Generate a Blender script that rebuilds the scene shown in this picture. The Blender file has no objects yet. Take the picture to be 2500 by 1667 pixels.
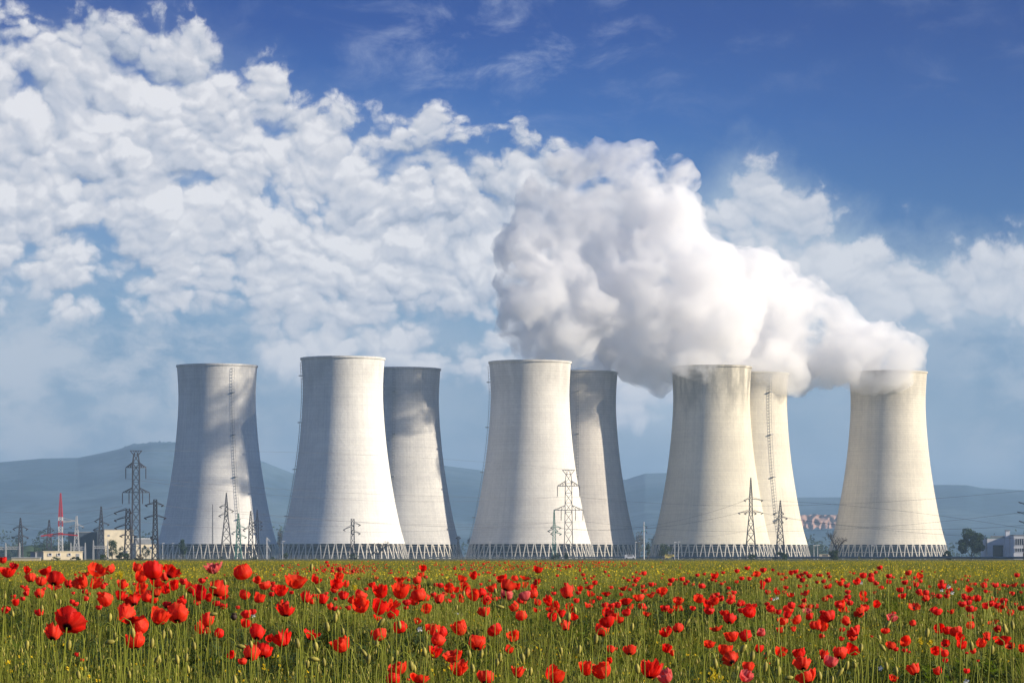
import bpy, math, random
import numpy as np
from mathutils import Vector, Matrix, noise as mnoise
PI = math.pi
random.seed(7); RNG = np.random.default_rng(7)
HAZE_D = 0.80e-4; EXPO = 2**.62
SC = bpy.context.scene; COL = SC.collection
F = 8000.0; CX = 1250.0; HY = 1359.0; CAMZ = 1.0      # focal length in photo pixels, principal column, horizon row, eye height
SUN_AZ = math.radians(76.0); SUN_EL = math.radians(21.5)   # azimuth measured from "towards the camera" (-y) to the right (+x)
SUN = Vector((math.sin(SUN_AZ)*math.cos(SUN_EL), -math.cos(SUN_AZ)*math.cos(SUN_EL), math.sin(SUN_EL)))

def X(px, d): return (px-CX)/F*d
def Z(py, d): return CAMZ+(HY-py)/F*d
def P(px, py, d): return (X(px, d), d, Z(py, d))

# ------------------------------------------------------------------ objects
def tag(o, label=None, cat=None, group=None, kind=None):
    if label: o['label'] = label
    if cat: o['category'] = cat
    if group: o['group'] = group
    if kind: o['kind'] = kind
    return o
def empty(name, loc, label, cat, group=None, rz=0.0):
    o = bpy.data.objects.new(name, None); COL.objects.link(o)
    o.location = loc; o.rotation_euler = (0, 0, rz); o.empty_display_size = 0.1
    return tag(o, label, cat, group)
class MB:
    def __init__(s): s.v = []; s.f = []; s.n = 0
    def add(s, v, f):
        b = len(s.v); s.v.extend([tuple(p) for p in v]); s.f.extend([tuple(i+b for i in q) for q in f]); return s
    def box(s, c, h, rz=0.0):
        ca, sa = math.cos(rz), math.sin(rz); vs = []
        for dz in (-1, 1):
            for dx, dy in ((-1,-1),(1,-1),(1,1),(-1,1)):
                x, y = dx*h[0], dy*h[1]
                vs.append((c[0]+x*ca-y*sa, c[1]+x*sa+y*ca, c[2]+dz*h[2]))
        return s.add(vs, [(3,2,1,0),(4,5,6,7),(0,1,5,4),(1,2,6,5),(2,3,7,6),(3,0,4,7)])
    def bar(s, p, q, w, w2=None):
        p = Vector(p); q = Vector(q); a = q-p
        if a.length < 1e-6: return s
        a.normalize(); u = a.cross(Vector((0,1,0)) if abs(a.y) < .9 else Vector((1,0,0))).normalized(); v = a.cross(u)
        w2 = w if w2 is None else w2; vs = []
        for c, r in ((p, w), (q, w2)):
            for i, j in ((-1,-1),(1,-1),(1,1),(-1,1)): vs.append(c+u*(i*r*.5)+v*(j*r*.5))
        return s.add(vs, [(0,1,2,3),(7,6,5,4),(0,4,5,1),(1,5,6,2),(2,6,7,3),(3,7,4,0)])
    def tube(s, pts, rad, n=6, cap=True):
        pts = [Vector(p) for p in pts]
        if not hasattr(rad, '__len__'): rad = [rad]*len(pts)
        vs = []; up = None
        for i, p in enumerate(pts):
            t = (pts[min(i+1, len(pts)-1)]-pts[max(i-1, 0)]).normalized()
            if up is None: up = t.cross(Vector((0,1,0)) if abs(t.y) < .9 else Vector((1,0,0))).normalized()
            up = (up-t*up.dot(t)).normalized(); w = t.cross(up)
            for k in range(n):
                a = 2*PI*k/n; vs.append(p+(up*math.cos(a)+w*math.sin(a))*rad[i])
        fs = []
        for i in range(len(pts)-1):
            for k in range(n):
                k2 = (k+1) % n; fs.append((i*n+k, i*n+k2, (i+1)*n+k2, (i+1)*n+k))
        if cap: fs.append(tuple(range(n))[::-1]); fs.append(tuple((len(pts)-1)*n+k for k in range(n)))
        return s.add(vs, fs)
    def lathe(s, prof, n=96, c=(0,0)):
        vs = []; fs = []
        for r, z in prof:
            for k in range(n):
                a = 2*PI*k/n; vs.append((c[0]+r*math.cos(a), c[1]+r*math.sin(a), z))
        for i in range(len(prof)-1):
            for k in range(n):
                k2 = (k+1) % n; fs.append((i*n+k, i*n+k2, (i+1)*n+k2, (i+1)*n+k))
        return s.add(vs, fs)
    def mesh(s, name, mats, smooth=False):
        me = bpy.data.meshes.new(name); me.from_pydata(s.v, [], s.f)
        for m in (mats if isinstance(mats, (list, tuple)) else [mats]): me.materials.append(m)
        if smooth: me.polygons.foreach_set('use_smooth', [True]*len(me.polygons))
        me.update(); return me
    def build(s, name, mats, parent=None, smooth=False, loc=(0,0,0)):
        return link(name, s.mesh(name, mats, smooth), parent, loc)
def link(name, me, parent=None, loc=(0,0,0)):
    o = bpy.data.objects.new(name, me); COL.objects.link(o); o.location = loc
    if parent: o.parent = parent
    return o

# ------------------------------------------------------------------ node helpers
class NT:
    def __init__(s, nt): s.nt = nt; nt.nodes.clear()
    def n(s, t, **kw):
        nd = s.nt.nodes.new(t)
        for k, v in kw.items(): setattr(nd, k, v)
        return nd
    def l(s, a, b): s.nt.links.new(a, b)
    def put(s, sock, v):
        if hasattr(v, 'is_linked') or hasattr(v, 'links'): s.l(v, sock)
        elif hasattr(v, '__len__') and sock.type == 'RGBA' and len(v) == 3: sock.default_value = (*v, 1)
        else: sock.default_value = v
    def m(s, op, a, b=None, c=None, clamp=False):
        nd = s.n('ShaderNodeMath', operation=op, use_clamp=clamp)
        for i, v in enumerate((a, b, c)):
            if v is not None: s.put(nd.inputs[i], v)
        return nd.outputs[0]
    def vm(s, op, a, b=None):
        nd = s.n('ShaderNodeVectorMath', operation=op); s.put(nd.inputs[0], a)
        if b is not None:
            if op == 'SCALE': s.put(nd.inputs['Scale'], b)
            else: s.put(nd.inputs[1], b)
        return nd.outputs[0]
    def mix(s, f, a, b, blend='MIX'):
        nd = s.n('ShaderNodeMix', data_type='RGBA', blend_type=blend); s.put(nd.inputs[0], f); s.put(nd.inputs[6], a); s.put(nd.inputs[7], b)
        return nd.outputs[2]
    def ss(s, v, a, b, o0=0.0, o1=1.0):
        nd = s.n('ShaderNodeMapRange', interpolation_type='SMOOTHSTEP'); s.put(nd.inputs[0], v)
        for i, q in enumerate((a, b, o0, o1)): s.put(nd.inputs[i+1], q)
        return nd.outputs[0]
    def noise(s, vec, scale, detail=4, rough=.5, dist=0.0):
        nd = s.n('ShaderNodeTexNoise'); s.put(nd.inputs['Vector'], vec)
        nd.inputs['Scale'].default_value = scale; nd.inputs['Detail'].default_value = detail
        nd.inputs['Roughness'].default_value = rough; nd.inputs['Distortion'].default_value = dist
        return nd
    def comb(s, x, y, z):
        nd = s.n('ShaderNodeCombineXYZ')
        for i, v in enumerate((x, y, z)): s.put(nd.inputs[i], v)
        return nd.outputs[0]
    def sep(s, v):
        nd = s.n('ShaderNodeSeparateXYZ'); s.put(nd.inputs[0], v); return nd.outputs
    def ramp(s, f, stops, interp='LINEAR'):
        nd = s.n('ShaderNodeValToRGB'); s.put(nd.inputs[0], f); cr = nd.color_ramp; cr.interpolation = interp
        cr.elements[0].position = stops[0][0]; cr.elements[0].color = (*stops[0][1], 1)
        cr.elements[1].position = stops[-1][0]; cr.elements[1].color = (*stops[-1][1], 1)
        for p, c in stops[1:-1]:
            e = cr.elements.new(p); e.color = (*c, 1)
        return nd.outputs[0]
    def fcurve(s, f, pts):
        nd = s.n('ShaderNodeFloatCurve'); s.put(nd.inputs['Value'], f); c = nd.mapping.curves[0]
        nd.mapping.use_clip = False
        c.points[0].location = pts[0]; c.points[1].location = pts[-1]
        for p in pts[1:-1]: c.points.new(*p)
        for p in c.points: p.handle_type = 'AUTO'
        nd.mapping.update(); return nd.outputs[0]

def mat(name, col, rough=.8, var=.0, scale=1.0, spec=.3, metal=0.0, translucent=None, bump=0.0):
    m = bpy.data.materials.new(name); m.use_nodes = True; t = NT(m.node_tree)
    out = t.n('ShaderNodeOutputMaterial'); b = t.n('ShaderNodeBsdfPrincipled')
    b.inputs['Roughness'].default_value = rough; b.inputs['Metallic'].default_value = metal
    b.inputs['Specular IOR Level'].default_value = spec
    tc = t.n('ShaderNodeTexCoord').outputs['Object']
    col = tuple(col)
    if var:
        nz = t.noise(tc, scale, 4, .6).outputs[0]
        c = t.mix(t.ss(nz, .3, .7), tuple(x*(1-var) for x in col), tuple(min(1, x*(1+var)) for x in col)); t.put(b.inputs['Base Color'], c)
        if bump:
            bp = t.n('ShaderNodeBump'); bp.inputs['Strength'].default_value = bump; t.l(nz, bp.inputs['Height']); t.l(bp.outputs[0], b.inputs['Normal'])
    else:
        b.inputs['Base Color'].default_value = (*col, 1); c = None
    sh = b.outputs[0]
    if translucent:
        tr = t.n('ShaderNodeBsdfTranslucent')
        if c is not None: t.l(c, tr.inputs[0])
        else: tr.inputs[0].default_value = (*col, 1)
        mx = t.n('ShaderNodeMixShader'); mx.inputs[0].default_value = translucent
        t.l(sh, mx.inputs[1]); t.l(tr.outputs[0], mx.inputs[2]); sh = mx.outputs[0]
    t.l(sh, out.inputs[0]); return m

# ------------------------------------------------------------------ camera, sun
cam = bpy.data.cameras.new('camera'); co = bpy.data.objects.new('camera', cam); COL.objects.link(co)
co.location = (0, 0, CAMZ); co.rotation_euler = (PI/2, 0, 0)
cam.sensor_width = 36; cam.lens = F/2500*36; cam.shift_y = (HY-833.5)/2500; cam.clip_start = .1; cam.clip_end = 60000
SC.camera = co
sl = bpy.data.lights.new('sun', 'SUN'); sl.energy = 5.0; sl.angle = math.radians(.53); sl.color = (1, .885, .71)
so = bpy.data.objects.new('sun', sl); COL.objects.link(so); so.rotation_euler = SUN.to_track_quat('Z', 'Y').to_euler()
so.location = (300, -100, 300)
SC.view_settings.view_transform = 'Standard'; SC.view_settings.look = 'None'; SC.view_settings.exposure = .62; SC.view_settings.gamma = 1
SC.cycles.volume_bounces = 28; SC.cycles.max_bounces = 32; SC.cycles.diffuse_bounces = 3; SC.cycles.transparent_max_bounces = 8
SC.cycles.use_denoising = True; SC.cycles.volume_max_steps = 512; SC.cycles.volume_step_rate = .2; SC.cycles.volume_preview_step_rate = .2

# ------------------------------------------------------------------ world: sky with cloud bank
def build_world():
    w = bpy.data.worlds.new('World'); SC.world = w; w.use_nodes = True; t = NT(w.node_tree)
    w.cycles.sampling_method = 'MANUAL'; w.cycles.sample_map_resolution = 512
    out = t.n('ShaderNodeOutputWorld')
    sky = t.n('ShaderNodeTexSky', sky_type='NISHITA'); sky.sun_disc = False; sky.sun_elevation = SUN_EL
    sky.sun_rotation = PI-SUN_AZ; sky.air_density = 1.0; sky.dust_density = .6; sky.ozone_density = 2.5
    bgN = t.n('ShaderNodeBackground'); t.l(t.mix(1.0, sky.outputs[0], (.62,.86,1.25), 'MULTIPLY'), bgN.inputs[0]); bgN.inputs[1].default_value = .075
    g = t.n('ShaderNodeTexCoord').outputs['Generated']
    x, y, z = t.sep(g)
    u = t.m('MULTIPLY', t.m('ARCTAN2', x, y), 8.0); v = t.m('MULTIPLY', t.m('ARCSINE', z), 8.0)   # eighths of a radian
    f01 = t.m('MULTIPLY_ADD', u, .4, .5)             # 0..1 over u -1.25..1.25
    p = t.comb(u, v, 0.0)
    # clear sky: deep blue overhead, paler and greyer towards the horizon, darker to the right
    skyL = t.ramp(t.m('DIVIDE', v, 1.6), [(0, (.080,.125,.185)), (.10, (.078,.14,.225)), (.22, (.080,.185,.32)), (.38, (.08,.25,.47)), (.52, (.06,.21,.50)), (.66, (.022,.125,.44)), (.80, (.008,.065,.33)), (1, (.003,.04,.25))])
    dark = t.mix(t.ss(u, -.2, 1.3, 0, .45), skyL, (.006,.045,.22))
    dark = t.mix(t.ss(v, .35, .75), skyL, dark)
    # domain
    n1 = t.noise(p, 2.6, 3, .5); off = t.vm('SCALE', t.vm('SUBTRACT', n1.outputs['Color'], (.5,.5,.5)), .16)
    n2 = t.noise(p, 11, 5, .6); off2 = t.vm('SCALE', t.vm('SUBTRACT', n2.outputs['Color'], (.5,.5,.5)), .060)
    n3 = t.noise(p, 42, 4, .6); off3 = t.vm('SCALE', t.vm('SUBTRACT', n3.outputs['Color'], (.5,.5,.5)), .016)
    q = t.vm('ADD', t.vm('ADD', t.vm('ADD', p, off), off2), off3)
    def dome(vec, sc, sm):
        nd = t.n('ShaderNodeTexVoronoi', feature='SMOOTH_F1' if sm else 'F1', voronoi_dimensions='2D')
        t.l(vec, nd.inputs['Vector']); nd.inputs['Scale'].default_value = sc
        if sm: nd.inputs['Smoothness'].default_value = sm
        return t.m('SUBTRACT', 1.0, t.m('MULTIPLY', nd.outputs['Distance'], nd.outputs['Distance']))
    big = t.noise(t.vm('ADD', p, (3.1, 1.7, 0)), 2.1, 3, .5).outputs[0]
    fine = t.noise(q, 9, 7, .62).outputs[0]
    sq = t.vm('MULTIPLY', q, (1.0, 1.25, 1))
    def body_of(vec):
        a_ = dome(vec, 6.0, .12); b_ = dome(t.vm('ADD', vec, (.37, .11, 0)), 13.5, .12); c_ = dome(t.vm('ADD', vec, (.17, .51, 0)), 31, .2)
        return t.m('ADD', t.m('ADD', t.m('MULTIPLY', a_, .50), t.m('MULTIPLY', b_, .35)), t.m('MULTIPLY', c_, .15))
    pf = body_of(sq); pf2 = body_of(t.vm('ADD', sq, (.005, .019, 0))); pf3 = body_of(t.vm('ADD', sq, (.012, .055, 0)))
    # upper edge of the cloud bank as height over azimuth
    vt = t.fcurve(f01, [(-.3,.96),(0, .965),(.12,.985),(.2,.95),(.3,.85),(.42,.80),(.5,.765),(.53,.755),(.56,.715),(.64,.70),(.685,.68),(.72,.725),(.765,.70),(.80,.65),(.85,.60),(.9,.575),(1,.565),(1.3,.52)])
    vt = t.m('MULTIPLY', vt, 1.40)
    edge = t.m('ADD', t.m('SUBTRACT', vt, v), t.m('MULTIPLY', t.m('SUBTRACT', fine, .5), .20))
    cov = t.ss(edge, -.05, .16)
    vb = t.fcurve(f01, [(-.3,.3),(0,.44),(.08,.40),(.16,.36),(.3,.32),(.42,.28),(.5,.26),(.66,.26),(.70,.40),(.78,.42),(.86,.41),(.93,.38),(1,.38),(1.3,.4)])
    low = t.ss(t.m('ADD', t.m('SUBTRACT', v, t.m('MULTIPLY', vb, 1.3)), t.m('MULTIPLY', t.m('SUBTRACT', big, .5), .55)), -.17, .16)
    thin = t.ss(u, .30, .55, 0, .11)       # the right-hand bank is thinner
    dens = t.m('ADD', t.m('MULTIPLY', pf, .95), t.m('MULTIPLY', t.m('SUBTRACT', fine, .5), .42))
    dens = t.m('ADD', dens, t.m('MULTIPLY', t.m('SUBTRACT', big, .5), .85))
    for u0, v0, sg_, am in ((0, .96, .26, .20), (.70, .80, .22, .16), (.95, .70, .30, .20), (1.2, .62, .25, .16), (-.25, .75, .3, .12), (-1.0, .8, .35, .10), (-.95, 1.18, .30, .16), (-.62, .86, .12, -.12), (-.45, .62, .10, -.10), (.25, .93, .22, .12)):
        du = t.m('DIVIDE', t.m('SUBTRACT', u, u0), sg_); dv = t.m('DIVIDE', t.m('SUBTRACT', v, v0), sg_*.6)
        g_ = t.m('EXPONENT', t.m('MULTIPLY', t.m('ADD', t.m('MULTIPLY', du, du), t.m('MULTIPLY', dv, dv)), -.7)); dens = t.m('ADD', dens, t.m('MULTIPLY', g_, am))
    body = t.m('MULTIPLY', cov, low)
    th = t.m('SUBTRACT', 1.15, t.m('MULTIPLY', body, t.m('SUBTRACT', .50, thin)))
    D = t.m('SUBTRACT', dens, th)
    a = t.m('MULTIPLY', t.ss(D, -.10, .16), t.ss(body, 0, .3))
    veil = t.m('MULTIPLY', t.m('MULTIPLY', cov, t.ss(v, .0, .4)), t.ss(big, .25, .75, .25, .62))   # soft sheet between the puffs
    veil = t.m('MULTIPLY', veil, t.ss(v, .3, 1.1, 1, .35))
    lit = t.m('MULTIPLY_ADD', t.m('SUBTRACT', pf, pf2), 2.0, .60)
    lit = t.m('ADD', lit, t.m('MULTIPLY', t.m('SUBTRACT', pf, pf3), 1.1)); lit = t.m('ADD', lit, t.m('MULTIPLY', t.m('SUBTRACT', fine, .5), .8))
    lit = t.m('ADD', lit, t.m('MULTIPLY', t.m('SUBTRACT', big, .5), .7), clamp=True)
    lit = t.m('MULTIPLY', lit, t.ss(v, .25, .8, .70, 1.0)); rt = t.ss(u, .25, .5); lit = t.m('ADD', t.m('MULTIPLY', lit, t.m('SUBTRACT', 1, t.m('MULTIPLY', rt, .38))), t.m('MULTIPLY', rt, .25))
    veil = t.m('ADD', veil, t.m('MULTIPLY', t.m('MULTIPLY', rt, .45), body), clamp=True)
    cc = t.ramp(lit, [(0, (.38,.43,.54)), (.4, (.58,.61,.69)), (.75, (.74,.74,.78)), (1, (.90,.885,.90))])
    c1 = t.mix(veil, dark, (.50,.60,.70))
    c2 = t.mix(t.m('MULTIPLY', t.m('MULTIPLY', a, .95), t.m('SUBTRACT', 1, t.m('MULTIPLY', rt, .12))), c1, cc)
    # high wisps of cirrus over the middle and the right
    wq = t.vm('ADD', t.vm('MULTIPLY', p, (1.0, 1.9, 1)), t.vm('SCALE', off, .8))
    wn = t.noise(wq, 4.2, 8, .66, .5).outputs[0]
    wm = t.m('MULTIPLY', t.ss(v, .95, 1.25), t.m('ADD', t.ss(t.m('ABSOLUTE', t.m('ADD', u, .0)), .0, .62, 1.0, .0), .28))
    wa = t.m('MULTIPLY', t.ss(wn, .46, .80), wm)
    c3 = t.mix(t.m('MULTIPLY', wa, .6), c2, (.48,.55,.74))
    # small low patches at both sides of the bank
    ln = t.noise(t.vm('MULTIPLY', q, (1.0, 2.0, 1)), 3.6, 7, .6).outputs[0]
    lm = t.m('MULTIPLY', t.ss(v, .10, .26), t.ss(v, .75, .5))
    la = t.m('MULTIPLY', t.m('MULTIPLY', t.ss(ln, .38, .60), lm), t.m('MAXIMUM', t.ss(u, -.35, -.9, .25, 1), t.ss(u, .85, 1.2, 0, .6)))
    c4 = t.mix(t.m('MULTIPLY', la, .72), c3, t.mix(t.ss(v, .1, .5), (.36,.40,.46), (.62,.65,.71)))
    bgC = t.n('ShaderNodeBackground'); t.l(c4, bgC.inputs[0]); bgC.inputs[1].default_value = 1/EXPO
    mx = t.n('ShaderNodeMixShader'); t.l(t.ss(z, .22, .5), mx.inputs[0]); t.l(bgC.outputs[0], mx.inputs[1]); t.l(bgN.outputs[0], mx.inputs[2])
    t.l(mx.outputs[0], out.inputs[0])
build_world()
# ------------------------------------------------------------------ cooling towers
def concrete(name, lo, hi, stain_shade=0.0, seed=0.0, lines=.06):
    m = bpy.data.materials.new(name); m.use_nodes = True; t = NT(m.node_tree)
    out = t.n('ShaderNodeOutputMaterial'); b = t.n('ShaderNodeBsdfPrincipled'); b.inputs['Roughness'].default_value = .9
    b.inputs['Specular IOR Level'].default_value = .15
    o = t.n('ShaderNodeTexCoord').outputs['Object']; x, y, z = t.sep(o)
    ang = t.m('ARCTAN2', y, x); o2 = t.vm('ADD', o, (seed*31, seed*17, 0))
    nb = t.noise(o2, .035, 5, .6).outputs[0]
    ring = t.noise(t.comb(t.m('ADD', t.m('MULTIPLY', z, .72), seed*13), t.m('MULTIPLY', ang, .35), 0.0), 1.0, 2, .5).outputs[0]
    streak = t.noise(t.comb(t.m('MULTIPLY', ang, 26), t.m('MULTIPLY', z, .018), seed*7), 1.0, 3, .6).outputs[0]
    fine = t.noise(o2, .55, 5, .7).outputs[0]
    # casting joints: lifts every 1.5 m, panels 2.6 degrees
    jz = t.m('PINGPONG', z, .75); jz = t.ss(jz, .0, .22, 1, 0)
    ja = t.m('PINGPONG', t.m('MULTIPLY', ang, 22.0), .5); ja = t.ss(ja, 0, .06, 1, 0)
    f = t.m('ADD', t.m('ADD', t.m('MULTIPLY', nb, .50), t.m('MULTIPLY', ring, .20)), t.m('ADD', t.m('MULTIPLY', streak, .30), t.m('MULTIPLY', fine, .30)))
    c = t.mix(t.ss(f, .45, .85), lo, hi)
    top = t.ss(z, 40, 118)
    c = t.mix(t.m('MULTIPLY', t.m('ADD', t.m('MULTIPLY', top, lines), lines*.55), t.m('MAXIMUM', jz, t.m('MULTIPLY', ja, .6))), c, tuple(q*.35 for q in lo))
    if stain_shade:
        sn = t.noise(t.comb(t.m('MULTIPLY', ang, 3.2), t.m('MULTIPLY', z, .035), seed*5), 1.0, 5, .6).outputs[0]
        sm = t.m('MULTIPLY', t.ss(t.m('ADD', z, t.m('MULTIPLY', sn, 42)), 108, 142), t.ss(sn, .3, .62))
        c = t.mix(t.m('MULTIPLY', sm, stain_shade), c, (.10, .09, .075))  # weathering under the rim; on the sixth tower also painted plume shade
    t.l(c, b.inputs['Base Color'])
    bp = t.n('ShaderNodeBump'); bp.inputs['Strength'].default_value = .35; bp.inputs['Distance'].default_value = .5
    t.l(t.m('ADD', t.m('MULTIPLY', jz, .3), t.m('MULTIPLY', fine, .8)), bp.inputs['Height']); t.l(bp.outputs[0], b.inputs['Normal'])
    t.l(b.outputs[0], out.inputs[0]); return m
M_LEG = mat('leg_concrete', (.62,.58,.50), .85, .2, .5)
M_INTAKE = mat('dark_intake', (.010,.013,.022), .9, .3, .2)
M_LADDER = mat('ladder_steel', (.24,.24,.25), .6)
M_BEAM = mat('beam_concrete', (.55,.48,.42), .85, .2, .5)

# (height above the foot, shell radius) in units of tower height, read off the second tower
PROF = [(.074,.3110),(.12,.2970),(.17,.2845),(.22,.2735),(.28,.2615),(.35,.2490),(.42,.2375),(.50,.2260),(.58,.2165),(.66,.2090),(.72,.2045),(.78,.2012),(.83,.2000),(.88,.2010),(.93,.2035),(.97,.2062),(1.0,.2085)]
_ph = np.array([p[0] for p in PROF]); _pr = np.array([p[1] for p in PROF])
def prof_r(h, H, k=1.0):
    r = np.interp(h/H, _ph, _pr); e = .025
    r = (np.interp(h/H-e, _ph, _pr)+r+np.interp(h/H+e, _ph, _pr))/3 if e < (h/H-.074) and h/H < 1-e else r
    return float(r*H*k)
def leg_mesh(H, k):
    R0 = .329*H*k; R1 = prof_r(.074*H, H, k)-.35; h = .074*H+.15; N = 48; da = 2*PI/N
    mb = MB()
    for s in (-1, 1):
        a0, a1 = s*da*.06, s*da*.40      # feet close together, tops apart
        mb.bar((R0*math.cos(a1), R0*math.sin(a1), -.3), (R1*math.cos(a0), R1*math.sin(a0), h), .58, .50)
    return mb.mesh('support_legs', M_LEG)
TOW = {}
def tower(idx, px, top_y, H, mt, label, ladder=None, k=1.0, dy=0.0):
    d = H*F/(HY-top_y) if dy == 0 else dy
    d = (H-CAMZ)*F/(HY-top_y)
    x = X(px, d); t = empty('cooling_tower', (x, d, 0), label, 'cooling tower', 'cooling towers of the power plant')
    TOW[idx] = (x, d, H)
    n = 160; zs = np.linspace(.074*H, H, 72); out = [(prof_r(z, H, k), z) for z in zs]
    inn = [(r-.7, z) for r, z in out[::-1]]
    MB().lathe(out+inn+[out[0]], n).build('shell', mt, t, True)
    rt = prof_r(H, H, k)
    MB().lathe([(rt+.02, H-1.15),(rt+.5, H-1.0),(rt+.55, H+.15),(rt-.5, H+.15),(rt-.5, H+.02)], n).build('rim', mt, t)
    lm = leg_mesh(H, k)
    for i in range(48):
        o = link('leg_pair', lm, t); o.rotation_euler = (0, 0, 2*PI*(i+.5)/48)
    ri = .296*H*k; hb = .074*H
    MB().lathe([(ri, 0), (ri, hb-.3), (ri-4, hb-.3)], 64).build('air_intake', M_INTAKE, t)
    b = MB()
    for z in (hb*.45, hb*.86): b.lathe([(ri+.05, z-.16), (ri+.5, z-.16), (ri+.5, z+.16), (ri+.05, z+.16)], 64)
    b.build('ring_beam', M_BEAM, t)
    if ladder is not None:
        a = math.radians(ladder); l = MB(); w = .8; prev = None; sp = 2.0; zz = hb+.5; i = 0
        while zz < H-1:
            r = prof_r(zz, H, k)+1.0; c = Vector((math.cos(a)*r, math.sin(a)*r, zz)); tg = Vector((-math.sin(a), math.cos(a), 0))
            A, B = c-tg*w, c+tg*w
            if prev: l.bar(prev[0], A, .15); l.bar(prev[1], B, .15)
            l.bar(A, B, .18); l.bar(A, (math.cos(a)*(r-1.2), math.sin(a)*(r-1.2), zz), .2)
            if i % 14 == 8: l.box((c.x, c.y, c.z), (1.3, 1.0, .25), a)
            prev = (A, B); zz += sp; i += 1
        l.build('ladder', M_LADDER, t)
    return t
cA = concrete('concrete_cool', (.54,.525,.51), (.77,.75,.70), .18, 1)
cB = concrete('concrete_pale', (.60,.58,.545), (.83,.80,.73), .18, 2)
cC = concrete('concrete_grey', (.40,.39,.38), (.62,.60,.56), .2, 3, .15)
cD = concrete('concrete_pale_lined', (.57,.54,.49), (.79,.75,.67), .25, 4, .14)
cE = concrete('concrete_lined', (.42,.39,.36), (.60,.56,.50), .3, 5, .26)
cF = concrete('concrete_cream_stain_shade', (.53,.485,.39), (.73,.67,.53), .6, 6)  # steam plume's shadow put into the colour under the rim, over the weathering
cG = concrete('concrete_cream', (.55,.50,.41), (.75,.69,.55), .2, 7, .12)
cH = concrete('concrete_cream_lined', (.53,.485,.40), (.75,.685,.555), .25, 8, .26)
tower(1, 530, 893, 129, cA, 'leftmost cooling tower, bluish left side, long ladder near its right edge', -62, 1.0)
tower(2, 837, 875, 120, cB, 'tallest cooling tower, bright pale concrete, second from the left', -168)
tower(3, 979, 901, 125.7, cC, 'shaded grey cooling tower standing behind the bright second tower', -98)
tower(4, 1294, 884, 122, cD, 'pale cooling tower behind the big two-tier pylon, ladder along its left outline', 178)
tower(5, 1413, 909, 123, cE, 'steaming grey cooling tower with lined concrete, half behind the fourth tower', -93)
tower(6, 1737, 896, 125.75, cF, 'cream cooling tower with stains and painted shade below its rim, steam pouring over')
tower(7, 1831, 912, 123, cG, 'cream cooling tower hidden behind the sixth one, ladder on its right', -63)
tower(8, 2168, 909, 125, cH, 'rightmost cooling tower, cream, its steam blowing off to the left')

# ------------------------------------------------------------------ steam
def steam_mat(name, dens, lo, hi, seed):
    m = bpy.data.materials.new(name); m.use_nodes = True; t = NT(m.node_tree); out = t.n('ShaderNodeOutputMaterial')
    v = t.n('ShaderNodeVolumePrincipled'); v.inputs['Color'].default_value = (1,.996,.996,1); v.inputs['Anisotropy'].default_value = 0
    g = t.n('ShaderNodeNewGeometry').outputs['Position']; p = t.vm('ADD', g, (seed*100, 0, 0))
    w = t.noise(p, .018, 2, .5); pw = t.vm('ADD', p, t.vm('SCALE', t.vm('SUBTRACT', w.outputs['Color'], (.5,.5,.5)), 45))
    n = t.noise(pw, .046, 8, .64).outputs[0]
    t.l(t.m('MULTIPLY', t.ss(n, lo, hi), dens), v.inputs['Density'])
    t.l(v.outputs[0], out.inputs['Volume']); return m
M_STEAM = steam_mat('steam', .090, .395, .535, 0)
import bmesh
def ctex(name, size, depth):
    x = bpy.data.textures.new(name, 'CLOUDS'); x.noise_scale = size; x.noise_depth = depth; x.noise_type = 'SOFT_NOISE'; x.noise_basis = 'BLENDER_ORIGINAL'; return x
TX1 = ctex('billow_large', 22, 2); TX2 = ctex('billow_small', 6, 4)
TX3 = ctex('billow_fine', 2.6, 2)
def plume(balls, d0, label, seed, vox=2.1, mt=None):
    s = d0/F; bm = bmesh.new(); rnd = random.Random(seed); cx = X(balls[0][0], d0); cz = Z(balls[0][1], d0)
    def ball(px, py, dep, r):
        mtx = Matrix.Translation((X(px, d0)-cx, dep, Z(py, d0)-cz)) @ Matrix.Scale(r, 4)
        bmesh.ops.create_icosphere(bm, subdivisions=2, radius=1, matrix=mtx)
    for b in balls:
        px, py, r = b[:3]; dep = (b[3] if len(b) > 3 else 0)*s; ball(px, py, dep, (r*1.10+5)*s)
        for i in range(int(9+r*.13)):     # smaller billows over the surface
            a = rnd.uniform(0, 2*PI); e = math.asin(rnd.uniform(-.9, .9)); rr = max(17, r*rnd.uniform(.2, .42))
            if r < 40: continue
            q = r*rnd.uniform(.72, .92)
            ball(px+q*math.cos(a)*math.cos(e), py-q*math.sin(e), dep-abs(q*math.sin(a)*math.cos(e))*s*rnd.choice((1, 1, -1)), rr*s)
    me = bpy.data.meshes.new('steam_plume'); bm.to_mesh(me); bm.free(); me.materials.append(mt or M_STEAM)
    o = link('steam_plume', me, None, (cx, d0, cz)); tag(o, label, 'steam', 'steam plumes over the cooling towers')
    m = o.modifiers.new('remesh', 'REMESH'); m.mode = 'VOXEL'; m.voxel_size = vox
    for tx, st in ((TX1, 20.0), (TX2, 12), (TX3, 4.5)):
        m = o.modifiers.new('billow', 'DISPLACE'); m.texture = tx; m.strength = st; m.mid_level = .5; m.texture_coords = 'GLOBAL'
    m = o.modifiers.new('merge', 'REMESH'); m.mode = 'VOXEL'; m.voxel_size = vox
    return o
T8x, T8d, _ = TOW[8]; T6d = TOW[6][1]; T5d = TOW[5][1]; T7d = TOW[7][1]
M_STEAM2 = steam_mat('steam_thin', .075, .42, .575, 1); M_STEAM3 = steam_mat('steam_low', .070, .39, .54, 2)
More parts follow.
